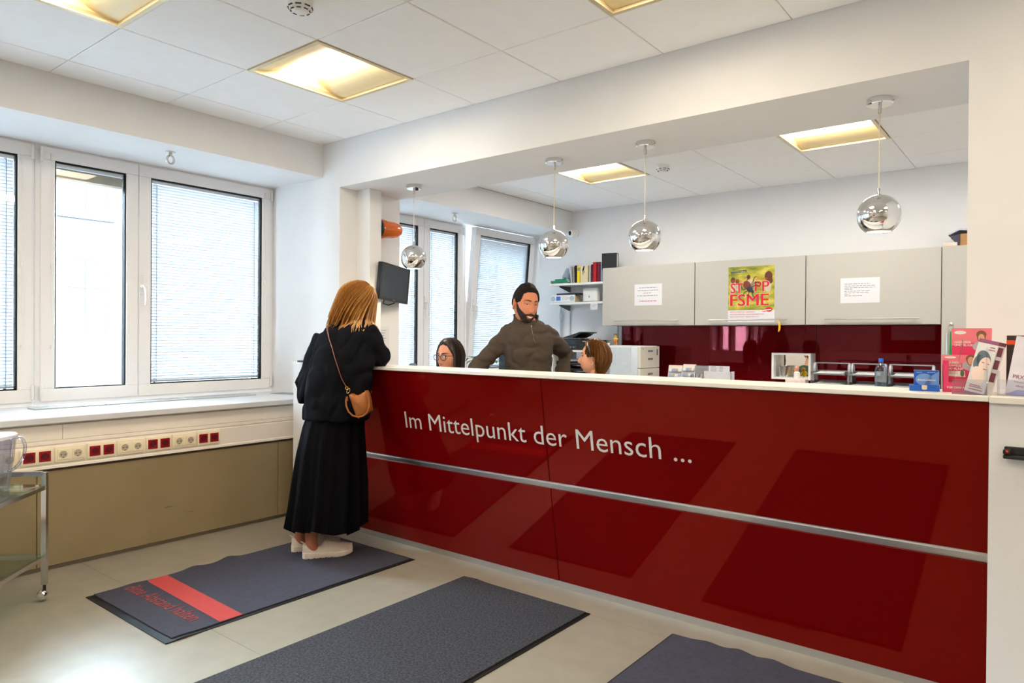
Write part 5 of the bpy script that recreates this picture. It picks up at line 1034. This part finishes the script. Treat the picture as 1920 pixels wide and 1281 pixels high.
def shoe(t, heel, toe, su, ss, w=.098, zb=.0085):
    h = V((heel[0], heel[1], 0)); d = V((toe[0], toe[1], 0))-h; L = d.length; d.normalize(); y = V((-d.y, d.x, 0)); M_ = Mx((d, y, V((0, 0, 1)))).transposed().to_4x4(); M_.translation = h+V((0, 0, zb))
    P_ = [(0, .30), (.04, .62), (.12, .78), (.3, .76), (.5, .80), (.68, .98), (.82, .95), (.93, .7), (.98, .42), (1, .2)]
    def ring(z, g, zf): return [V((x*L+(.006 if x < .5 else -.006)*g*0, s*k*w/2*g, z+zf(x))) for x, k in P_ for s in (1,)]+[V((x*L, -k*w/2*g, z+zf(x))) for x, k in P_[::-1]]
    toe_ = lambda x: .014*max(0, (x-.72)/.28)**1.6
    b = MB(M_); b.loft([ring(0.0, .93, toe_), ring(.006, 1.0, toe_), ring(.024, 1.03, lambda x: toe_(x)*.8+.008*(1-x)), ring(.027, .97, lambda x: toe_(x)*.8+.008*(1-x))]); part(b, 'sole', ss, t)
    b = MB(M_)
    for i in range(7): x = .1+.115*i; b.box((x*L, -w*.42, -.0022), (x*L+.006, w*.42, .004+toe_(x)))
    part(b, 'sole_groove', BLACK, t)
    top = lambda x: (.060 if x < .1 else .047 if x < .36 else .047+.035*gs(x-.48, .10) if x < .5 else .08-.085*(x-.5) if x < .72 else .061-.10*(x-.72))
    b = MB(M_); n = 14; rings = []
    for i in range(n+1):
        x = .008+.984*i/n; k = interp(P_, x)*w/2*1.0; zt = top(x); op = .0 if x > .46 else 1
        rings.append([V((x*L, k*cos(a)*(1-.22*max(0, sin(a))), .022+toe_(x)*.8+max(0, sin(a))**.8*(zt-.005)-.004*(sin(a) < 0))) for a in [2*pi*q_/20 for q_ in range(20)]])
    b.loft(rings); part(b, 'upper', su, t)
    b = MB(M_)
    for i in range(4): x = .47+.05*i; b.tube([(x*L, -.022, .022+top(x)*.86), (x*L+.004, 0, .026+top(x)), (x*L, .022, .022+top(x)*.86)], .003, 6)
    part(b, 'laces', su, t); b = MB(M_); b.tube([(.012, -.01, .078), (-.006, -.004, .092), (-.008, .004, .092), (.012, .01, .078)], .003, 6); part(b, 'pull_tab', su, t)
def vring(dc, hw, dep, n=28, sq=1.0, fwd=None, rr=None):
    "ring about the point dc: half width hw along the view's right, half depth dep along its depth"
    a_ = V((r_.x, r_.y, 0)).normalized() if rr is None else V(rr); b_ = V((f_.x, f_.y, 0)).normalized() if fwd is None else V(fwd); c = V(dc)
    return [c+a_*hw*math.copysign(abs(cos(q_))**sq, cos(q_))+b_*dep*math.copysign(abs(sin(q_))**sq, sin(q_)) for q_ in [2*pi*i/n for i in range(n)]]
def taper(b, pts, rad, n=12): b.tube(pts, rad, n)
def necks(b, M, base, r0=.052, r1=.060):
    a = M @ V((0, -.018, -.03)); m_ = M @ V((0, -.016, -.085)); c = V(base)
    b.tube([a, m_, a.lerp(c, .8), c, c+V((0, 0, -.05))], [r0*.95, r0, r0*1.02, r1, r1*1.25], 20)
# ---------------------------------------------------------------- visitor in black at the counter
t = thing('person', 'person in black cardigan and long black skirt leaning on the counter, blond hair', 'person', (-3.30, 2.48, .0085))
SV = skin('skin_visitor', (178, 112, 84)); BK = mat('black_knit', (.006, .0065, .009), .85, var=.2, nscale=120, bump=.25, bscale=500, spec=.06); BK2 = mat('black_satin_skirt', (.0035, .0035, .0045), .6, var=.1, spec=.03)
vface = (.5, .87); HM = headM((-3.261,2.652,1.460), vface, R(40), 0, .97)
hl, tl = (-3.331,2.339,0.010), (-3.184,2.573,0.010); hl2 = (-3.488,2.373,0.010); dd = V(tl)-V(hl); tl2 = V(hl2)+dd
b = MB()
hipc = V((-3.285,2.500,0.736)); ank = V(hl)+dd*.18+V((0, 0, .07)); ank2 = V(hl2)+dd*.18+V((0, 0, .07))
taper(b, [hipc+V((.04, -.01, -.02)), ank.lerp(hipc, .5)+V((.02, 0, 0)), ank+V((0, 0, .25)), ank, ank+V((.01, .02, -.05))], [.06, .055, .05, .034, .036])
taper(b, [hipc+V((-.05, .04, -.02)), ank2.lerp(hipc, .5), ank2+V((0, 0, .25)), ank2, ank2+V((.01, .02, -.05))], [.06, .055, .05, .034, .036])
b.loft([vring((-3.280,2.503,0.721), .11, .085), vring((-3.273,2.511,0.921), .12, .09), vring((-3.270,2.553,1.166), .15, .10), vring((-3.267,2.595,1.284), .10, .07), vring((-3.254,2.632,1.340), .05, .05)])
el, wr_ = V((-3.159,2.755,1.118)), V((-3.454,2.829,1.122)); el2, wr2 = V((-3.515,2.473,0.960)), V((-3.661,2.742,1.115))
taper(b, [V((-3.162,2.652,1.247)), el, wr_], [.045, .038, .026]); taper(b, [V((-3.428,2.544,1.220)), el2, wr2], [.045, .038, .026])
bb = fuse(b, .012, 4); head_geo(bb, HM, 1); necks(bb, HM, (-3.256,2.617,1.346), .048, .056)
hand(bb, wr_, V((-.8, .35, 0)), (0, 0, 1), -1, .92); hand(bb, wr2, V((.7, .5, -.05)), (0, 0, 1), 1, .92)
part(bb, 'body', SV, t, smooth=60); face_parts(t, HM, .5)
# skirt with pleats
b = MB(); n = 112; rings = []
for (ul, ur, v_, d_, dp) in ((572, 690, 778, 4.0, .13),): pass
SK = [((-3.267,2.515,0.804), .165, .13, 0), ((-3.276,2.507,0.736), .172, .14, .003), ((-3.276,2.493,0.585), .187, .155, .008), ((-3.281,2.488,0.431), .198, .17, .012), ((-3.283,2.479,0.279), .203, .185, .016), ((-3.284,2.471,0.204), .206, .19, .019), ((-3.285,2.470,0.171), .207, .192, .021)]
rnd = random.Random(5); ph_ = [rnd.uniform(-.5, .5) for _ in range(40)]
for c, hw, dp, am in SK:
    r0_ = vring(c, hw, dp, n); cc = V(c); out = []
    for i, p in enumerate(r0_):
        a = 2*pi*i/n; w_ = sin(11*a+ph_[3]+1.2*sin(2*a))+.55*sin(19*a+1.7*sin(3*a)); o = (p-cc).normalized(); q_ = p+o*am*w_
        if am > .02: q_ = q_+V((0, 0, .012*sin(3*a+.6)+.01*w_))
        out.append(q_)
    rings.append(out)
b.loft(rings, False); part(b, 'skirt', BK2, t, 'long pleated black skirt', smooth=50)
# cardigan
b = MB()
b.loft([vring((-3.247,2.637,1.359), .062, .060), vring((-3.250,2.621,1.324), .12, .085), vring((-3.251,2.595,1.277), .165, .115, sq=.9), vring((-3.251,2.569,1.197), .172, .135, sq=.9), vring((-3.243,2.536,1.074), .180, .145, sq=.9), vring((-3.254,2.526,0.951), .184, .15, sq=.9), vring((-3.262,2.519,0.841), .187, .155, sq=.9), vring((-3.264,2.517,0.779), .187, .155, sq=.9)])
taper(b, [V((-3.165,2.637,1.272)), V((-3.133,2.675,1.213)), V((-3.147,2.740,1.131)), el+V((0, .01, .002)), wr_+V((0, 0, .004))], [.075, .07, .060, .052, .045], 16)
taper(b, [V((-3.416,2.554,1.245)), V((-3.475,2.518,1.099)), el2, wr2], [.07, .066, .058, .045], 16)
b.loft([vring((-3.438,2.536,1.178), .02, .03), vring((-3.457,2.520,1.124), .045, .06), vring((-3.487,2.483,0.989), .052, .075), vring((-3.490,2.467,0.895), .045, .07), vring((-3.502,2.457,0.860), .02, .05)])
cb = fuse(b, .009, 5, .013, 8, (1, 1, .7)); 
lowz = V((-3.264,2.517,0.786)).z
CBV = BVHTree.FromBMesh(cb.bm); part(cb, 'cardigan', BK, t, 'loose black knitted cardigan', smooth=70)
# hair
HB = mat('blond_hair', rgb(164, 114, 56), .36, var=.38, nscale=26, stretch=(5, 5, .5), spec=.6)
b = shell(HM, lambda a: 0, lambda a: interp([(0, 52), (50, 66), (80, 100), (110, 122), (180, 128)], a), lambda a, f: .016, .001); part(b, 'hair_cap', HB, t, smooth=70)
b = strands(HM, 230, (-180, 180), lambda a: interp([(0, 60), (50, 72), (90, 100), (180, 112)], a), lambda a: .19 if abs(a) < 100 else .185, .017, .20, 11, .0058, .006)
def dodge(bm):
    for v in bm.verts:
        h = CBV.find_nearest(v.co, .06)
        if h[0] is not None and (v.co-h[0]).dot(h[1]) < .004: v.co = h[0]+h[1]*(.004+.003*((v.index % 5)/5))
b.bm.verts.index_update(); dodge(b.bm); part(b, 'hair', HB, t, 'straight shoulder-length blond hair', smooth=70)
cam0 = V((0, 0, 1.26))
def hitc(tree, d1, off=.006, alt=4.0):
    d = (V(d1)-cam0).normalized(); h = tree.ray_cast(cam0, d); p = h[0] if h[0] is not None else cam0+d*alt; return p-d*off
SHU = mat('sneaker_mesh', rgb(214, 200, 184), .7, var=.08, nscale=120, bump=.3, bscale=500); SHS = mat('sneaker_sole', rgb(236, 222, 208), .6)
shoe(t, hl, tl, SHU, SHS); shoe(t, hl2, tl2, SHU, SHS)
# bag, hung across the back: a thing of its own
t = thing('shoulder_bag', 'tan leather shoulder bag on a thin strap across the black cardigan', 'bag', (-3.027,2.500,0.817))
TAN = mat('tan_leather', rgb(158, 92, 38), .42, var=.12, nscale=40, bump=.1); TAN2 = mat('tan_strap', rgb(150, 92, 66), .4, var=.08); GOLD = mat('gold_metal', (.85, .58, .2), .2, 1, var=0)
pl_ = [(-0.828,0.621,1.273), (-0.827,0.621,1.266), (-0.826,0.623,1.255), (-0.822,0.625,1.243), (-0.819,0.628,1.227), (-0.815,0.631,1.212), (-0.811,0.634,1.198), (-0.806,0.637,1.188)]
pts = [hitc(CBV, p, .005) for p in pl_]+[V((-3.083,2.445,0.974))]
fr_ = [pts[0]+f_*.05+V((0, 0, .004)), pts[0]+f_*.12-V((0, 0, .02)), V((-3.408,2.661,1.162)), V((-3.258,2.701,0.973)), V((-3.091,2.629,0.939))]
b = MB(); b.tube(pts, .0062, 6, .35, 1.3, up=tuple(-f_)); b.tube([pts[0]]+fr_, .006, 6, .35, 1.3, up=tuple(f_)); part(b, 'strap', TAN2, t)
b = MB(); b.tube([V((-3.083,2.445,0.971))+r_*.008*cos(a)+u_*.008*sin(a) for a in [2*pi*i/12 for i in range(12)]], .002, 6, closed=True)
b.tube([V((-3.076,2.450,0.955))+r_*(.008*cos(a)+.004*sin(a))+u_*.013*sin(a) for a in [2*pi*i/14 for i in range(14)]], .0018, 6, closed=True); b.box(V((-3.059,2.457,0.930))-V((.004, .002, .006)), V((-3.059,2.457,0.930))+V((.004, .002, .006))); part(b, 'clasp', GOLD, t)
oc = [(655.5, 740), (659, 738), (664, 739), (668, 741.5), (673, 741), (681, 736), (689, 731.5), (693, 738), (696, 752), (698.5, 770), (688, 778), (673, 785), (669, 778), (664, 765), (660, 752)]
BC = V((-3.044,2.513,0.880)); ax, ay = V((r_.x, r_.y, r_.z)), u_
def bp(u, v, k, dz): return BC+ax*((u-677)*k/1303*3.86)-ay*((v-758)*k/1303*3.86)+f_*dz
b = MB(); b.loft([[bp(u, v, k, dz) for u, v in oc] for k, dz in ((.7, -.045), (.93, -.034), (1.0, -.012), (1.0, .02), (.9, .04), (.6, .05))]); bmesh.ops.subdivide_edges(b.bm, edges=b.bm.edges[:], cuts=1, use_grid_fill=True, smooth=.6); part(b, 'pouch', TAN, t, smooth=60)
hp_ = [(655, 742), (653, 750), (654, 760), (658, 770), (665, 777), (675, 780), (685, 778), (692, 771), (696, 760), (696, 748), (692, 736), (689, 731)]
b = MB(); b.tube([bp(u, v, 1, -.055) for u, v in hp_], .0042, 6, .6, 1.2, up=tuple(f_)); part(b, 'handle', TAN, t)
b = MB(); b.box(bp(655, 747, 1, -.05)-V((.005, .003, .012)), bp(655, 747, 1, -.05)+V((.005, .003, .012)), .002); part(b, 'tab', TAN2, t)
# ---------------------------------------------------------------- man in the olive-brown half-zip sweater
t = thing('person', 'person with dark beard in an olive-brown half-zip sweater, standing behind the counter', 'person', (-2.91, 3.86, 0))
SM = skin('skin_man', (196, 124, 92)); SWE = mat('olive_brown_knit', rgb(66, 55, 45), .9, var=.12, nscale=150, bump=.2, bscale=600)
HMm = headM((-2.869,3.789,1.486), (.90, -.43), R(9), R(-4), 1.06)
b = MB(); sR, eR, wR = V((-2.985,3.759,1.252)), V((-3.129,3.580,1.039)), V((-3.02, 3.33, .80)); sL, eL, wL = V((-2.806,3.926,1.261)), V((-2.789,4.167,1.139)), V((-2.732,4.006,0.920))
pel = V((-2.907,3.881,0.814)); 
b.loft([vring((-2.906,3.881,0.784), .15, .10), vring((-2.890,3.857,0.953), .13, .095), vring((-2.883,3.839,1.157), .14, .105), vring((-2.890,3.834,1.275), .12, .08), vring((-2.893,3.832,1.326), .06, .05)])
taper(b, [sR, eR, wR], [.045, .04, .03]); taper(b, [sL, eL, wL], [.045, .04, .03])
hr = V((r_.x, r_.y, 0)).normalized(); ff = V((f_.x, f_.y, 0)).normalized()
for s in (-1, 1): ft = V((pel.x, pel.y, 0))+hr*.11*s; taper(b, [pel+hr*.09*s, V((ft.x, ft.y, .48)), V((ft.x, ft.y, .09))], [.085, .058, .04])
bb = fuse(b, .013, 4); head_geo(bb, HMm); necks(bb, HMm, (-2.888,3.824,1.378), .055, .062)
hand(bb, wR, V((.15, -.8, -.25)), (0, 0, 1), 1, 1.0, .1); hand(bb, wL, V((-.45, -.35, -.6)), (.6, -.3, .5), -1, 1.0, .5)
part(bb, 'body', SM, t, smooth=60); face_parts(t, HMm, .85, 1.25, (28, 20, 17), (178, 88, 84))
b = MB()
b.loft([vring((-2.894,3.832,1.378), .075, .070), vring((-2.893,3.832,1.356), .125, .085), vring((-2.893,3.832,1.330), .168, .10), vring((-2.893,3.832,1.297), .180, .118, sq=.95), vring((-2.889,3.834,1.231), .178, .130, sq=.9), vring((-2.883,3.839,1.139), .168, .130, sq=.9), vring((-2.885,3.849,1.046), .158, .128, sq=.9), vring((-2.890,3.857,0.953), .160, .128, sq=.9), vring((-2.901,3.873,0.829), .166, .13, sq=.9)])
taper(b, [V((-2.979,3.764,1.274)), V((-3.020,3.732,1.229)), V((-3.087,3.653,1.130)), eR, eR.lerp(wR, .5), wR], [.068, .070, .062, .056, .05, .042], 16)
taper(b, [V((-2.812,3.908,1.290)), V((-2.782,3.957,1.254)), eL, eL.lerp(wL, .5), wL], [.066, .066, .058, .054, .046], 16)
cb = fuse(b, .009, 5, .011, 9, (1, 1, 1.3)); SWB = BVHTree.FromBMesh(cb.bm); part(cb, 'sweater', SWE, t, smooth=70)
# stand-up collar, open at the throat
nb = V((-2.897,3.830,1.370)); tf = (V((HMm.col[1][0], HMm.col[1][1], 0)).normalized()*.35-ff*.65).normalized(); tx = tf.cross(V((0, 0, 1)))
b = MB(); rows = []
for z, k in ((-.035, 1.18), (.0, 1.06), (.035, 1.0), (.055, 1.03), (.056, .95), (.035, .92), (-.01, .95), (-.035, 1.0)):
    row = []
    for i in range(33):
        a = R(14)+R(332)*i/32; c = cos(a); row.append(nb+tf*(.088*k*c+.004)+tx*(.086*k*sin(a))+V((0, 0, z-.066*max(0, c)**1.3*(1 if z > -.03 else .6)+.012*max(0, -c)-.012)))
    rows.append(row)
b.loft(rows, False, False); part(b, 'collar', SWE, t, smooth=60)
b = MB(); b.tube([nb+tf*(.062*cos(a))+tx*(.060*sin(a))+V((0, 0, -.02-.03*max(0, cos(a)))) for a in [2*pi*i/24 for i in range(24)]], .014, 8, closed=True); part(b, 'undershirt', mat('black_tshirt', (.01, .01, .014), .9), t, smooth=60)
zp = [hitc(SWB, p, .0015, 4.68) for p in ((-0.597,0.803,1.275), (-0.596,0.803,1.269), (-0.595,0.804,1.263), (-0.594,0.805,1.255), (-0.592,0.806,1.252))]
b = MB(); b.tube(zp, .0028, 6, 1, .6); b.box(zp[0]-V((.003, .003, .008)), zp[0]+V((.003, .003, .008))); part(b, 'zip', mat('zip_metal', rgb(150, 138, 118), .35, .7), t)
DH = mat('dark_hair', rgb(26, 20, 18), .75, spec=.2, var=.4, nscale=60, stretch=(3, 3, 1)); BRD = mat('dark_beard', rgb(40, 27, 22), .8, var=.5, nscale=160, bump=.6, bscale=500)
b = shell(HMm, lambda a: 0, lambda a: interp([(0, 48), (30, 50), (50, 58), (58, 84), (76, 90), (100, 88), (116, 112), (180, 128)], a), lambda a, f: .022-.011*f if a < 120 else .017-.008*f, .0045, seed=3); part(b, 'hair', DH, t, smooth=70)
bt = lambda a: interp([(0, 141), (14, 140), (22, 131), (30, 121), (44, 114), (58, 106), (70, 92), (84, 84)], a); bo = lambda a: interp([(0, 168), (40, 164), (62, 148), (76, 122), (84, 108)], a)
b = shell(HMm, bt, bo, lambda a, f: (.0095 if a < 60 else .006), .0022, -82, 82, 64, 26, 5); strip(b, lin(-.036, .036, 14), lambda x: -.0545-.007*(x/.036)**2, lambda x: -.0655-.012*(x/.036)**2, .0045); part(b, 'beard', BRD, t, smooth=70)
b = MB(); TR = mat('dark_trousers', rgb(38, 40, 48), .85)
b.loft([vring((-2.901,3.873,0.866), .158, .12), vring((-2.906,3.881,0.784), .168, .125), vring((-2.905,3.881,0.691), .165, .12)])
for s in (-1, 1): ft = V((pel.x, pel.y, 0))+hr*.11*s; taper(b, [pel+hr*.085*s, V((ft.x, ft.y, .48)), V((ft.x, ft.y, .06))], [.10, .078, .065], 14)
part(fuse(b, .013, 4, .004), 'trousers', TR, t, smooth=70)
LEA = mat('dark_leather', rgb(40, 28, 22), .4)
for s in (-1, 1): ft = V((pel.x, pel.y, 0))+hr*.11*s; shoe(t, ft+ff*.09, ft-ff*.18, LEA, BLACK, zb=.002)
# ---------------------------------------------------------------- the two seated women
def seated(lab, Hc, face, tface, pitch, s, sk, top_mat, ttag, sc=1.0):
    H = V(Hc); tf = V((tface[0], tface[1], 0)).normalized(); tx = tf.cross(V((0, 0, 1))); base = V((H.x, H.y, 0))-tf*.05
    t = thing('person', lab, 'person', (base.x, base.y, 0)); M = headM(H, face, pitch, 0, s)
    nb = V((H.x, H.y, H.z-.165))-tf*.035; P_ = lambda f, x, z: base+tf*f+tx*x+V((0, 0, z)); hz = H.z-.62
    b = MB(); seatz = .50
    b.loft([vring(P_(0, 0, seatz+.09), .16, .11, rr=tx, fwd=tf), vring(P_(0, 0, seatz+.22), .135, .10, rr=tx, fwd=tf), vring(P_(.0, 0, nb.z-.17), .145, .10, rr=tx, fwd=tf), vring(P_(0, 0, nb.z-.06), .14, .075, rr=tx, fwd=tf), vring(P_(0, 0, nb.z-.01), .06, .055, rr=tx, fwd=tf)])
    arms = []
    for q_ in (-1, 1):
        sh, e_, w_ = P_(0, .165*q_, nb.z-.075), P_(.06, .21*q_, nb.z-.34), P_(.29, .14*q_, .765); arms.append((sh, e_, w_)); taper(b, [sh, e_, w_], [.045, .038, .026])
        taper(b, [P_(0, .09*q_, seatz+.085), P_(.43, .1*q_, seatz+.085), P_(.34, .1*q_, .09)], [.08, .058, .038])
    bb = fuse(b, .014, 4); head_geo(bb, M, 1); necks(bb, M, nb, .046, .054)
    for q_, (sh, e_, w_) in zip((-1, 1), arms): hand(bb, w_, tf+tx*(-.2*q_), (0, 0, 1), -q_, .9, .15)
    part(bb, 'body', sk, t, smooth=60)
    b = MB()
    b.loft([vring(P_(0, 0, seatz+.08), .185, .135, rr=tx, fwd=tf), vring(P_(0, 0, seatz+.24), .165, .125, rr=tx, fwd=tf), vring(P_(.01, 0, nb.z-.18), .175, .13, rr=tx, fwd=tf), vring(P_(0, 0, nb.z-.07), .17, .095, rr=tx, fwd=tf), vring(P_(0, 0, nb.z-.022), .085, .075, rr=tx, fwd=tf)])
    for sh, e_, w_ in arms: taper(b, [sh, e_, e_.lerp(w_, .85)], [.062, .054, .04], 14)
    part(fuse(b, .012, 5, .004), 'top', top_mat, t, ttag, smooth=70)
    b = MB()
    for q_ in (-1, 1): taper(b, [P_(-.04, .09*q_, seatz+.09), P_(.43, .1*q_, seatz+.09), P_(.44, .1*q_, .48), P_(.34, .1*q_, .08)], [.098, .075, .072, .058], 14)
    part(fuse(b, .014, 4), 'trousers', TR, t, smooth=70)
    for q_ in (-1, 1): h_ = P_(.28, .1*q_, 0); shoe(t, h_, h_+tf*.24, LEA, BLACK, zb=.002)
    return t, M
GT = mat('dark_grey_top', rgb(62, 70, 72), .9); GTG = mat('dark_green_top', rgb(58, 84, 62), .9)
t, M1 = seated('person with glasses and long dark hair seated behind the counter on the left', (-3.308,3.504,1.122), (.02, -1), (-.1, -1), R(4), .97, skin('skin_left', (206, 140, 110)), GT, 'dark grey top')
face_parts(t, M1, .15, 0, (44, 28, 22), (178, 96, 90), look=-.002)
BH = mat('dark_brown_hair', rgb(40, 27, 22), .4, var=.4, nscale=26, stretch=(5, 5, .5))
b = shell(M1, lambda a: 0, lambda a: interp([(0, 42), (36, 50), (58, 76), (76, 106), (110, 126), (180, 134)], a), lambda a, f: .017, .001, seed=9); part(b, 'hair_cap', BH, t, smooth=70)
b = strands(M1, 170, lambda k: (66, 180) if k % 2 else (-180, -66), lambda a: interp([(0, 60), (50, 82), (70, 100), (180, 112)], a), lambda a: .26, .017, .7, 21, .0065, .003); part(b, 'hair', BH, t, smooth=70)
b = MB(M1); GF = mat('glasses_black', (.015, .015, .018), .2)
for s in (-1, 1): b.tube([fy(s*.0325, .004, .014)*0+V((s*.0325+.0245*math.copysign(abs(cos(a))**.75, cos(a)), .102, .001+.0195*math.copysign(abs(sin(a))**.75, sin(a)))) for a in [2*pi*i/22 for i in range(22)]], .0026, 6, closed=True); b.tube([(s*.056, .101, .010), (s*.072, .07, .010), (s*.080, .0, .006)], .0019, 6)
b.tube([(-.0095, .102, .006), (0, .104, .009), (.0095, .102, .006)], .0017, 6); part(b, 'glasses', GF, t)
b = MB(M1)
for s in (-1, 1): disc(b, Mx.Translation((s*.0325, .1015, .002)) @ Mx.Rotation(pi/2, 4, 'X'), 0, 0, .0225, .0185)
part(b, 'lenses', glassy('lens_glass', (.96, .97, 1), .04), t, smooth=0)
t, M2 = seated('person with short brown hair seen in profile, seated behind the counter', (-2.419,3.950,1.126), (-.92, -.40), (-.25, -1), R(-3), .92, skin('skin_right', (214, 154, 122)), GTG, 'dark green top')
face_parts(t, M2, .3, 0, (120, 84, 60), (186, 104, 92), open_=.4)
AH = mat('auburn_hair', rgb(98, 60, 24), .33, var=.4, nscale=26, stretch=(5, 5, .5))
bobl = lambda a: interp([(0, 42), (38, 48), (56, 70), (68, 92), (78, 86), (96, 88), (106, 128), (130, 148), (180, 152)], a)
b = shell(M2, lambda a: 0, bobl, lambda a, f: .020+.012*(f if a > 100 else .2), .001, seed=2); part(b, 'hair_cap', AH, t, smooth=70)
b = strands(M2, 190, lambda k: (60, 180) if k % 2 else (-180, -60), lambda a: bobl(a)-(10 if a > 60 else 14), lambda a: .004 if abs(a) < 100 else .03, .024, .4, 31, .0058, .002); part(b, 'hair', AH, t, 'short auburn bob', smooth=70)
b = MB(M2)
for s in (-1, 1): b.tube([hsurf(R(s*66), R(40), .036), hsurf(R(s*72), R(58), .037), hsurf(R(s*80), R(74), .036), hsurf(R(s*86), R(88), .03)], [.004, .005, .005, .003], 6, .5, 1.4)
b.tube([hsurf(R(s_), R(36-8*cos(R(s_*1.3))), .036) for s_ in range(-66, 67, 12)], .004, 6); part(b, 'sunglasses', GF, t)
b = MB(M2)
for s in (-1, 1): b.box(hsurf(R(s*66), R(50), .042)-V((.003, .004, .012)), hsurf(R(s*66), R(50), .042)+V((.003, .004, .012)))
b.tube([hsurf(R(a), R(44), .040) for a in (50, 30, 12)], .0035, 6, 1, .4); part(b, 'sunglass_trim', mat('trim_silver', rgb(214, 200, 180), .25, .6), t)
b = MB(M2)
for s in (-1, 1): b.ball((s*.083, .0, -.046), .0042, 8, 6)
part(b, 'earring', mat('pearl', rgb(238, 232, 226), .2), t)
# chairs under the seated women, one free
office_chair('office chair under the person with glasses', *(lambda p: (p[0]+.0, p[1]+.05))((-3.308,3.504,1.112)), math.atan2(-1, -.1)-pi/2, .86)
office_chair('office chair under the person with short brown hair', *(lambda p: (p[0]+.01, p[1]+.05))((-2.419,3.950,1.126)), math.atan2(-1, -.25)-pi/2, .86)
# grey slatted device on the sill and the dark dome behind the worktop edge
t = thing('slatted_device', 'dark grey slatted device on the office window sill behind the bearded person', 'device', (-4.330,5.386,0.367)); c = V((-4.330,5.379,1.004)); c.z = .818
b = MB(); b.box((c.x-.05, c.y-.04, .818), (c.x+.05, c.y+.04, 1.135), .01); part(b, 'housing', mat('device_grey', rgb(60, 72, 84), .4), t)
for i in range(9): b = MB(); b.box((c.x+.049, c.y-.032, .86+.028*i), (c.x+.054, c.y+.032, .872+.028*i)); part(b, 'slat', GREYPL, t)
t = thing('desk_speaker', 'dark rounded desk loudspeaker just showing above the counter edge', 'loudspeaker', (0, 0, 0)); c = V((-3.251,3.102,1.057)); t.location = (c.x, c.y, .735); BASE[t.name] = Mx.Translation(t.location)
b = MB(); b.lathe([(0, .0), (.05, 0), (.052, .02), (.03, .06), (.022, .2), (.024, c.z-.735-.01), (.029, c.z-.735+.005), (.026, c.z-.735+.02), (.014, c.z-.735+.029), (0, c.z-.735+.031)], 20, (c.x, c.y, .735)); part(b, 'body', mat('speaker_slate', rgb(72, 84, 100), .5), t)
# ---------------------------------------------------------------- red wall panel behind the camera, mirrored in the chrome globes
t = thing('red_wall_board', 'red wall board with white field behind the camera', 'board', (-2.2, YF+.02, 1.5))
b = MB(); b.box((-3.0, YF, .5), (-1.8, YF+.03, 2.1), .004); part(b, 'board', mat('board_red', rgb(170, 16, 26), .4), t)
b = MB(); b.box((-2.8, YF+.03, 1.25), (-2.0, YF+.04, 1.85), .004); part(b, 'white_field', PAPER, t)
